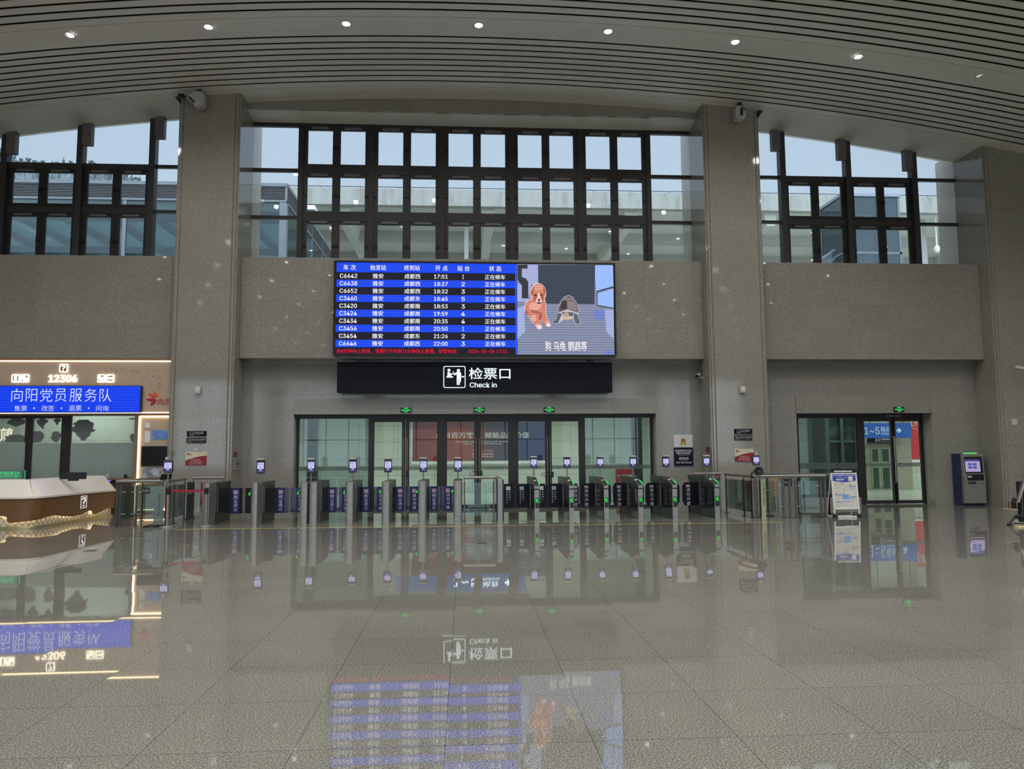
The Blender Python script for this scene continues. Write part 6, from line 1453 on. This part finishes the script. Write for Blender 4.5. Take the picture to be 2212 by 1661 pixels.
p, q = bxp(1740, 500), bxp(2300, 470); tx.fit('文明出行从我做起从现在做起', (p.x, q.x, p.z, q.z), RYb-.004); p, q = bxp(1920, 565), bxp(2040, 540); tx.fit('宣传', (p.x, q.x, p.z, q.z), RYb-.004); tx.build('lettering', m_adw, t)
# glazed lift shaft seen through the side light
t = thing('glass_lift_shaft', 'dark glazed steel shaft behind the side glass of the right entrance', 'lift shaft', (P(1818, 1000, 27.5).x, 27.9, 0))
xa, xb = P(1788, 1000, 27.5).x, P(1850, 1000, 27.5).x; mb = MB()
for x in (xa, (xa+xb)/2, xb): mb.box(x-.05, x+.05, 27.4, 27.5, 0, 4.5)
for z in (.05, 1.9, 3.4): mb.box(xa, xb, 27.42, 27.48, z, z+.09)
mb.build('steel_frame', M('grey_steel_frame', A(72, 86, 84, 1.8), .4, .2), t); MB().box(xa, xb, 27.52, 28.3, 0, 4.5).build('dark_glass', granite('dark_reflective_glass', [(.35, (.012, .02, .02, 1)), (.55, (.03, .05, .047, 1)), (.7, (.10, .14, .13, 1))], 2.2, .08), t)
for i_, x in enumerate((-9, -3, 3, 9, 15, 20)):  # unseen ceiling fittings, added to brighten the corridor walls
    t = thing('added_corridor_light', 'unseen long ceiling light added to brighten the corridor behind the doors', 'ceiling light', (x, 25.2, 4.5), group='added ceiling lights in the corridor')
    MB().box(x-.7, x+.7, 25.1, 25.3, 4.45, 4.499).build('frame', m_offwhite, t); MB().box(x-.66, x+.66, 25.12, 25.28, 4.44, 4.452).build('diffuser', L('added_corridor_diffuser_%d' % i_, (.95, 1, .93, 1), 2.0), t)
    area_lamp(t, (x, 25.2, 4.42), 1.3, .2, 125, (.95, 1, .93))

# ================================================================== outside, above the corridor
m_conc = granite('streaked_pale_concrete', [(.25, (.20, .20, .17, 1)), (.5, (.31, .315, .285, 1)), (.75, (.35, .355, .325, 1))], 1.1, .85)
nt_ = m_conc.node_tree
for nd in nt_.nodes:
    if nd.type == 'TEX_NOISE' and abs(nd.inputs['Scale'].default_value-1.1) < .01:
        mp = nt_.nodes.new('ShaderNodeMapping'); mp.inputs['Scale'].default_value = (2.2, 1, .35); src = nd.inputs['Vector'].links[0].from_socket
        nt_.links.new(src, mp.inputs[0]); nt_.links.new(mp.outputs[0], nd.inputs['Vector'])
m_under = M('grey_deck_underside', (.50, .51, .45, 1), .9, var=.05, scale=.6); m_under_d = M('darker_deck_beam', (.36, .36, .32, 1), .9)
struct(MB().box(-140, 140, 30.8, 300, -.6, -.5).build('ground_outside', M('pale_station_ground', (.42, .42, .38, 1), .9)))
struct(MB().box(-140, 140, -90, YB-.4, -.6, -.5).build('ground_forecourt', M('pale_forecourt_paving', (.45, .44, .42, 1), .9)))
dk_ = thing('platform_deck', 'long pale concrete deck edge with stained face beyond the upper windows', 'concrete deck', (10, 45, 0))
MB().box(-30, 70, 45, 45.5, 16.70, 17.72).build('edge_beam', m_conc, dk_)
MB().box(-30, 70, 45.4, 62, 16.75, 17.2).build('slab', m_under, dk_)
mb = MB()
for y in (50.5, 56.0): mb.box(-30, 70, y, y+.6, 16.1, 16.8)
mb.build('cross_beams', m_under_d, dk_)
mb = MB()
for x in range(-26, 70, 9): mb.prism([(x, 16.78), (x+.9, 16.78), (x+.7, 15.9), (x+.2, 15.9)], 45.6, 62, 'y')
mb.build('long_beams', m_under, dk_)
MB().box(-30, 70, 61.5, 62, -.5, 17).build('rear_wall', M('cream_rear_wall', (.60, .60, .54, 1), .9), dk_)
mb = MB()
for x in [-28+2.4*i for i in range(41)]: mb.tube((x, 45.1, 17.7), (x, 45.1, 17.86), .02, 6)
mb.tube((-30, 45.1, 17.86), (70, 45.1, 17.86), .025, 6); mb.build('edge_rail', m_charcoal, dk_)
for i_, (a_, b_) in enumerate(((1988, 2003), (1003, 1012))):
    x0, x1 = P(a_, 540, 46.5).x, P(b_, 540, 46.5).x; MB().box(x0, x1, 46.5, 46.9, -.5, 16.8).build('column', m_conc, dk_)
pt = thing('hanging_camera', 'white dome camera hanging on a pole under the far deck at right', 'security camera', (P(2024, 540, 46).x, 46, 16.7)); x = P(2024, 540, 46).x
MB().tube((x, 46, P(2024, 533, 46).z), (x, 46, 16.75), .05, 8).build('pole', m_white, pt); MB().ball((x, 46, P(2025, 538, 46).z), .20, 1, 1, 1.3).build('dome', m_white, pt, smooth=True)
for i_, (px_, py_) in enumerate(((768, 507), (1014, 510), (1221, 512), (1452, 517), (1660, 521))):
    c = P(px_, py_, 51.5); t = thing('deck_light', 'small dark lamp under the far concrete deck', 'ceiling lamp', (c.x, 51.5, c.z), group='lamps under the far deck'); MB().box(c.x-.35, c.x+.35, 51.2, 51.8, c.z-.08, 16.75).build('body', m_charcoal, t)
# louvred glass building at left
m_louv = M('light_grey_louvre', (.22, .23, .24, 1), .4, .3); m_lsteel = M('pale_grey_steel', (.15, .17, .19, 1), .5, .1); m_bglass = G('bluish_facade_glass', (.55, .68, .70, 1), .45, .10, (.10, .15, .16, 1)); m_skyl = G('pale_roof_glazing', (.6, .75, .75, 1), .5, .6, (.5, .68, .68, 1))
LX, LF, LB = -7.34, 30.6, 43.0
lv = thing('glass_pavilion', 'glass pavilion with grey louvred top band outside the left windows', 'glass building', (-13, 34, 0))
zt2, zl0 = P(612, 396.5, LF).z, P(611, 433, LF).z
xL = -24.0
MB().box(xL, LX, LF-.05, LF+.25, zt2-.14, zt2).box(LX-.25, LX+.05, LF, LB, zt2-.14, zt2).build('parapet_cap', m_lsteel, lv)
mb = MB(); n_ = 9
for k_ in range(n_):
    z = zl0+.03+(zt2-.2-zl0)*k_/(n_-1)
    mb.add([(xx, yy, zz) for xx in (xL, LX-.06) for yy, zz in ((LF, z-.018), (LF+.10, z+.03), (LF+.10, z+.045), (LF, z-.003))], [(0, 1, 2, 3), (4, 7, 6, 5), (0, 4, 5, 1), (1, 5, 6, 2), (2, 6, 7, 3), (3, 7, 4, 0)])
    mb.add([(xx, yy, zz) for yy in (LF+.06, LB) for xx, zz in ((LX, z-.018), (LX-.10, z+.03), (LX-.10, z+.045), (LX, z-.003))], [(0, 1, 2, 3), (4, 7, 6, 5), (0, 4, 5, 1), (1, 5, 6, 2), (2, 6, 7, 3), (3, 7, 4, 0)])
mb.build('louvres', m_louv, lv)
MB().box(xL, LX-.14, LF+.14, LF+.18, zl0, zt2-.1).box(LX-.18, LX-.14, LF+.18, LB, zl0, zt2-.1).build('louvre_backing', m_charcoal, lv)
mb = MB().box(LX-.28, LX, LF, LF+.28, 0, zl0).box(LX-.06, LX+.02, LF-.02, LF+.05, zl0, zt2-.1)
for y in (33.2, 35.8, 38.4, 41.0): mb.box(LX-.06, LX, y, y+.09, 0, zt2-.1)
for x in (-10.6, -13.8, -17, -20.2): mb.box(x-.07, x+.07, LF, LF+.1, 0, zl0)
mb.box(xL, LX, LF-.01, LF+.08, 8.95, 9.05); mb.box(xL, LX, LF-.02, LF+.2, zl0-.07, zl0); mb.box(LX-.2, LX, LF, LB, zl0-.07, zl0)
mb.build('steel_frame', m_lsteel, lv)
MB().box(xL, LX-.28, LF+.04, LF+.05, 0, zl0).build('front_glass', m_bglass, lv); MB().box(LX-.05, LX-.04, LF+.28, LB, 0, zl0).build('side_glass', m_bglass, lv)
mb = MB()
for x in [xL+.1+1.85*i for i in range(9)]: mb.box(x+.12, min(x+1.7, LX-.6), LF+1.0, LB-1, zl0-.42, zl0-.38)
mb.build('roof_glazing', m_skyl, lv)
mb = MB()
for x in [xL+1.85*i for i in range(9)]: mb.box(x, x+.16, LF+.5, LB-.5, zl0-.75, zl0-.3)
mb.box(xL, LX-.3, LF+.5, LF+.75, zl0-.75, zl0-.3); mb.box(xL, LX-.4, 36.5, 36.7, zl0-.7, zl0-.3); mb.build('roof_beams', m_lsteel, lv)
MB().box(xL, LX-.3, LB-.3, LB, 0, zl0).build('rear_wall', M('blue_grey_rear_wall', (.17, .22, .24, 1), .6), lv)
t = thing('white_canopy_end', 'small white canopy end beside the louvred pavilion', 'canopy', (P(668, 450, 44).x, 44, 0)); x0, x1, z0, z1 = R(656, 443, 680, 463, 44)
MB().box(x0, x1, 44, 44.8, z1-.25, z1).build('roof', m_white, t); MB().box(x0+.05, x1-.1, 44.1, 44.7, -.5, z1-.25).build('body', m_lsteel, t)
# glass lift tower at right
TX0, TX1, TF, TB = P(1817.5, 440, 30.9).x, P(1943, 440, 30.9).x, 30.9, 32.95; zt3 = P(1880, 419, TF).z
tw = thing('glass_tower', 'blue-grey glass lift tower with flat steel roof outside the right windows', 'lift tower', ((TX0+TX1)/2, 32, 0))
MB().box(TX0-.05, TX1+.05, TF-.05, TB+.05, zt3-.12, zt3).build('roof', M('blue_grey_steel', (.25, .28, .33, 1), .4, .3), tw)
mb = MB()
for x, y in ((TX0, TF), (TX1-.1, TF), (TX0, TB-.1), (TX1-.1, TB-.1)): mb.box(x, x+.1, y, y+.1, 0, zt3-.1)
for z in (7.9, 10.1): mb.box(TX0, TX1, TF, TF+.06, z, z+.1); mb.box(TX0, TX0+.06, TF, TB, z, z+.1); mb.box(TX0, TX1, TB-.06, TB, z, z+.1)
for f in (.34, .68): mb.box(TX0+(TX1-TX0)*f, TX0+(TX1-TX0)*f+.06, TF+.06, TF+.1, 0, zt3-.1)
mb.box(TX0+.4, TX0+.6, TF+.7, TF+.9, 0, zt3-.5); mb.box(TX0+.3, TX1-.3, TF+.6, TF+.8, 11.2, 11.35); mb.prism([(TX0, 9.1), (TX1, 11.0), (TX1, 11.2), (TX0, 9.3)], TB-.3, TB-.2, 'y')
mb.build('steel_frame', m_lsteel, tw)
m_tg = G('blue_grey_tower_glass', (.62, .74, .78, 1), .5, .18, (.14, .18, .20, 1))
MB().box(TX0+.1, TX1-.1, TF+.02, TF+.03, 0, zt3-.12).build('front_glass', m_tg, tw); MB().box(TX0+.02, TX0+.03, TF+.1, TB-.1, 0, zt3-.12).build('side_glass', m_tg, tw); MB().box(TX0+.1, TX1-.1, TB-.03, TB-.02, 0, zt3-.12).build('rear_glass', m_tg, tw); MB().box(TX1-.03, TX1-.02, TF+.1, TB-.1, 0, zt3-.12).build('right_glass', m_tg, tw)
MB().box(TX0+.5, TX1-.5, TF+.6, TB-.3, 7.2, 8.6).build('lift_cabin', m_lsteel, tw)
# sloping glazed stair enclosure left of the tower
x0, x1 = P(1718, 560, 31.5).x, P(1768, 560, 31.5).x
t = thing('sloped_glazing', 'sloping glazed stair cover left of the glass tower', 'glazed cover', ((x0+x1)/2, 31.5, 0))
MB().prism([(x0, 9.2), (TX0-.15, 10.35), (TX0-.15, 0), (x0, 0)], 31.4, 31.45, 'y').build('glass', m_tg, t); MB().prism([(x0, 9.2), (TX0-.15, 10.35), (TX0-.15, 10.45), (x0, 9.3)], 31.35, 31.5, 'y').prism([(x0+.3, 8.9), (TX0-.15, 10.0), (TX0-.15, 10.06), (x0+.3, 8.96)], 31.35, 31.4, 'y').build('edge_profile', m_lsteel, t)
# low roof with white edge in front of the hill, and the hill with its trees
t = thing('flat_roof_edge', 'long low roof with white edge outside the left windows', 'roof', (-30, 60, 0)); z = P(150, 394, 60).z
MB().box(-60, P(378, 396, 60).x+6, 60, 66, z-.35, z).build('white_edge', M('pale_roof_edge', (.33, .33, .32, 1), .7), t); MB().box(-60, P(378, 396, 60).x+5.8, 60.3, 66, 0, z-.35).build('wall', m_conc, t)
rn = random.Random(11); HYY = 150
ridge = [(-90, 322), (-40, 326), (0, 334), (30, 342), (60, 350), (100, 355), (150, 354), (190, 356), (220, 362), (250, 376), (285, 382), (312, 396), (345, 408), (390, 425)]
pts = [P(px, py, HYY) for px, py in ridge]; vs, fs = [], []; nx = 140; ny = 14
for j in range(ny+1):
    for i in range(nx+1):
        u = i/nx*(len(pts)-1); k_ = min(int(u), len(pts)-2); p = pts[k_].lerp(pts[k_+1], u-k_); v = j/ny
        y = HYY-42*(1-v); h = p.z*(.35+.65*v)+rn.uniform(-.9, .9)*(1.2-.4*v)*.7
        vs.append((p.x*(y/HYY)+rn.uniform(-.3, .3), y+rn.uniform(-.4, .4), h))
for i in range(nx+1): p = vs[ny*(nx+1)+i]; vs.append((p[0], HYY+30, -1))
for j in range(ny+1):
    for i in range(nx): a_ = j*(nx+1)+i; fs.append((a_, a_+1, a_+nx+2, a_+nx+1))
m_hill = granite('hazy_wooded_hillside', [(.3, (.050, .075, .085, 1)), (.5, (.085, .115, .125, 1)), (.7, (.12, .15, .16, 1))], .45, .95)  # blue-grey of distance haze mixed into the foliage colour
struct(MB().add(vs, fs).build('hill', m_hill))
def blob_tree(px, py, hpx, cone, label):
    b = P(px, py+hpx*.5, HYY-1); tpt = P(px, py-hpx*.5, HYY-1); h = tpt.z-b.z
    t = thing('ridge_tree', label, 'tree', (b.x, HYY-1, b.z), group='trees along the hill ridge'); r_ = random.Random(int(px))
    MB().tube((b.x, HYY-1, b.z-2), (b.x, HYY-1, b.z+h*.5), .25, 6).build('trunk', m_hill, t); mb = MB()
    if cone:
        for k_ in range(5): mb.lathe([(0, h), (h*.10*(5-k_)/2.4, 0), (0, .1)], (b.x+r_.uniform(-.1, .1), HYY-1, b.z+h*(.12+.16*k_)), 8) if False else mb.lathe([(h*.20*(1-k_/5.5), 0), (0, h*.32)], (b.x, HYY-1, b.z+h*(.10+.17*k_)), 9)
    else:
        for k_ in range(14): a_ = r_.uniform(0, 6.28); q = r_.uniform(.0, .42)*h; mb.ball((b.x+q*math.cos(a_)*1.5, HYY-1+q*math.sin(a_), b.z+h*r_.uniform(.35, .85)), h*r_.uniform(.14, .26), n=8)
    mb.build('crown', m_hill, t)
tl = 'dark hazy tree on the distant hill ridge'
for (px, py, hp, cn) in ((137, 346, 13, 1), (113, 350, 9, 1), (92, 351, 8, 0), (76, 350, 8, 0), (60, 345, 10, 0), (122, 352, 7, 0), (152, 351, 7, 0), (199, 352, 11, 0), (8, 330, 18, 0), (-8, 326, 20, 0), (297, 388, 13, 0), (272, 381, 8, 0), (240, 374, 6, 0), (30, 340, 8, 0), (45, 345, 7, 0)): blob_tree(px, py, hp, cn, tl)
bpy.data.scenes.remove(TS)
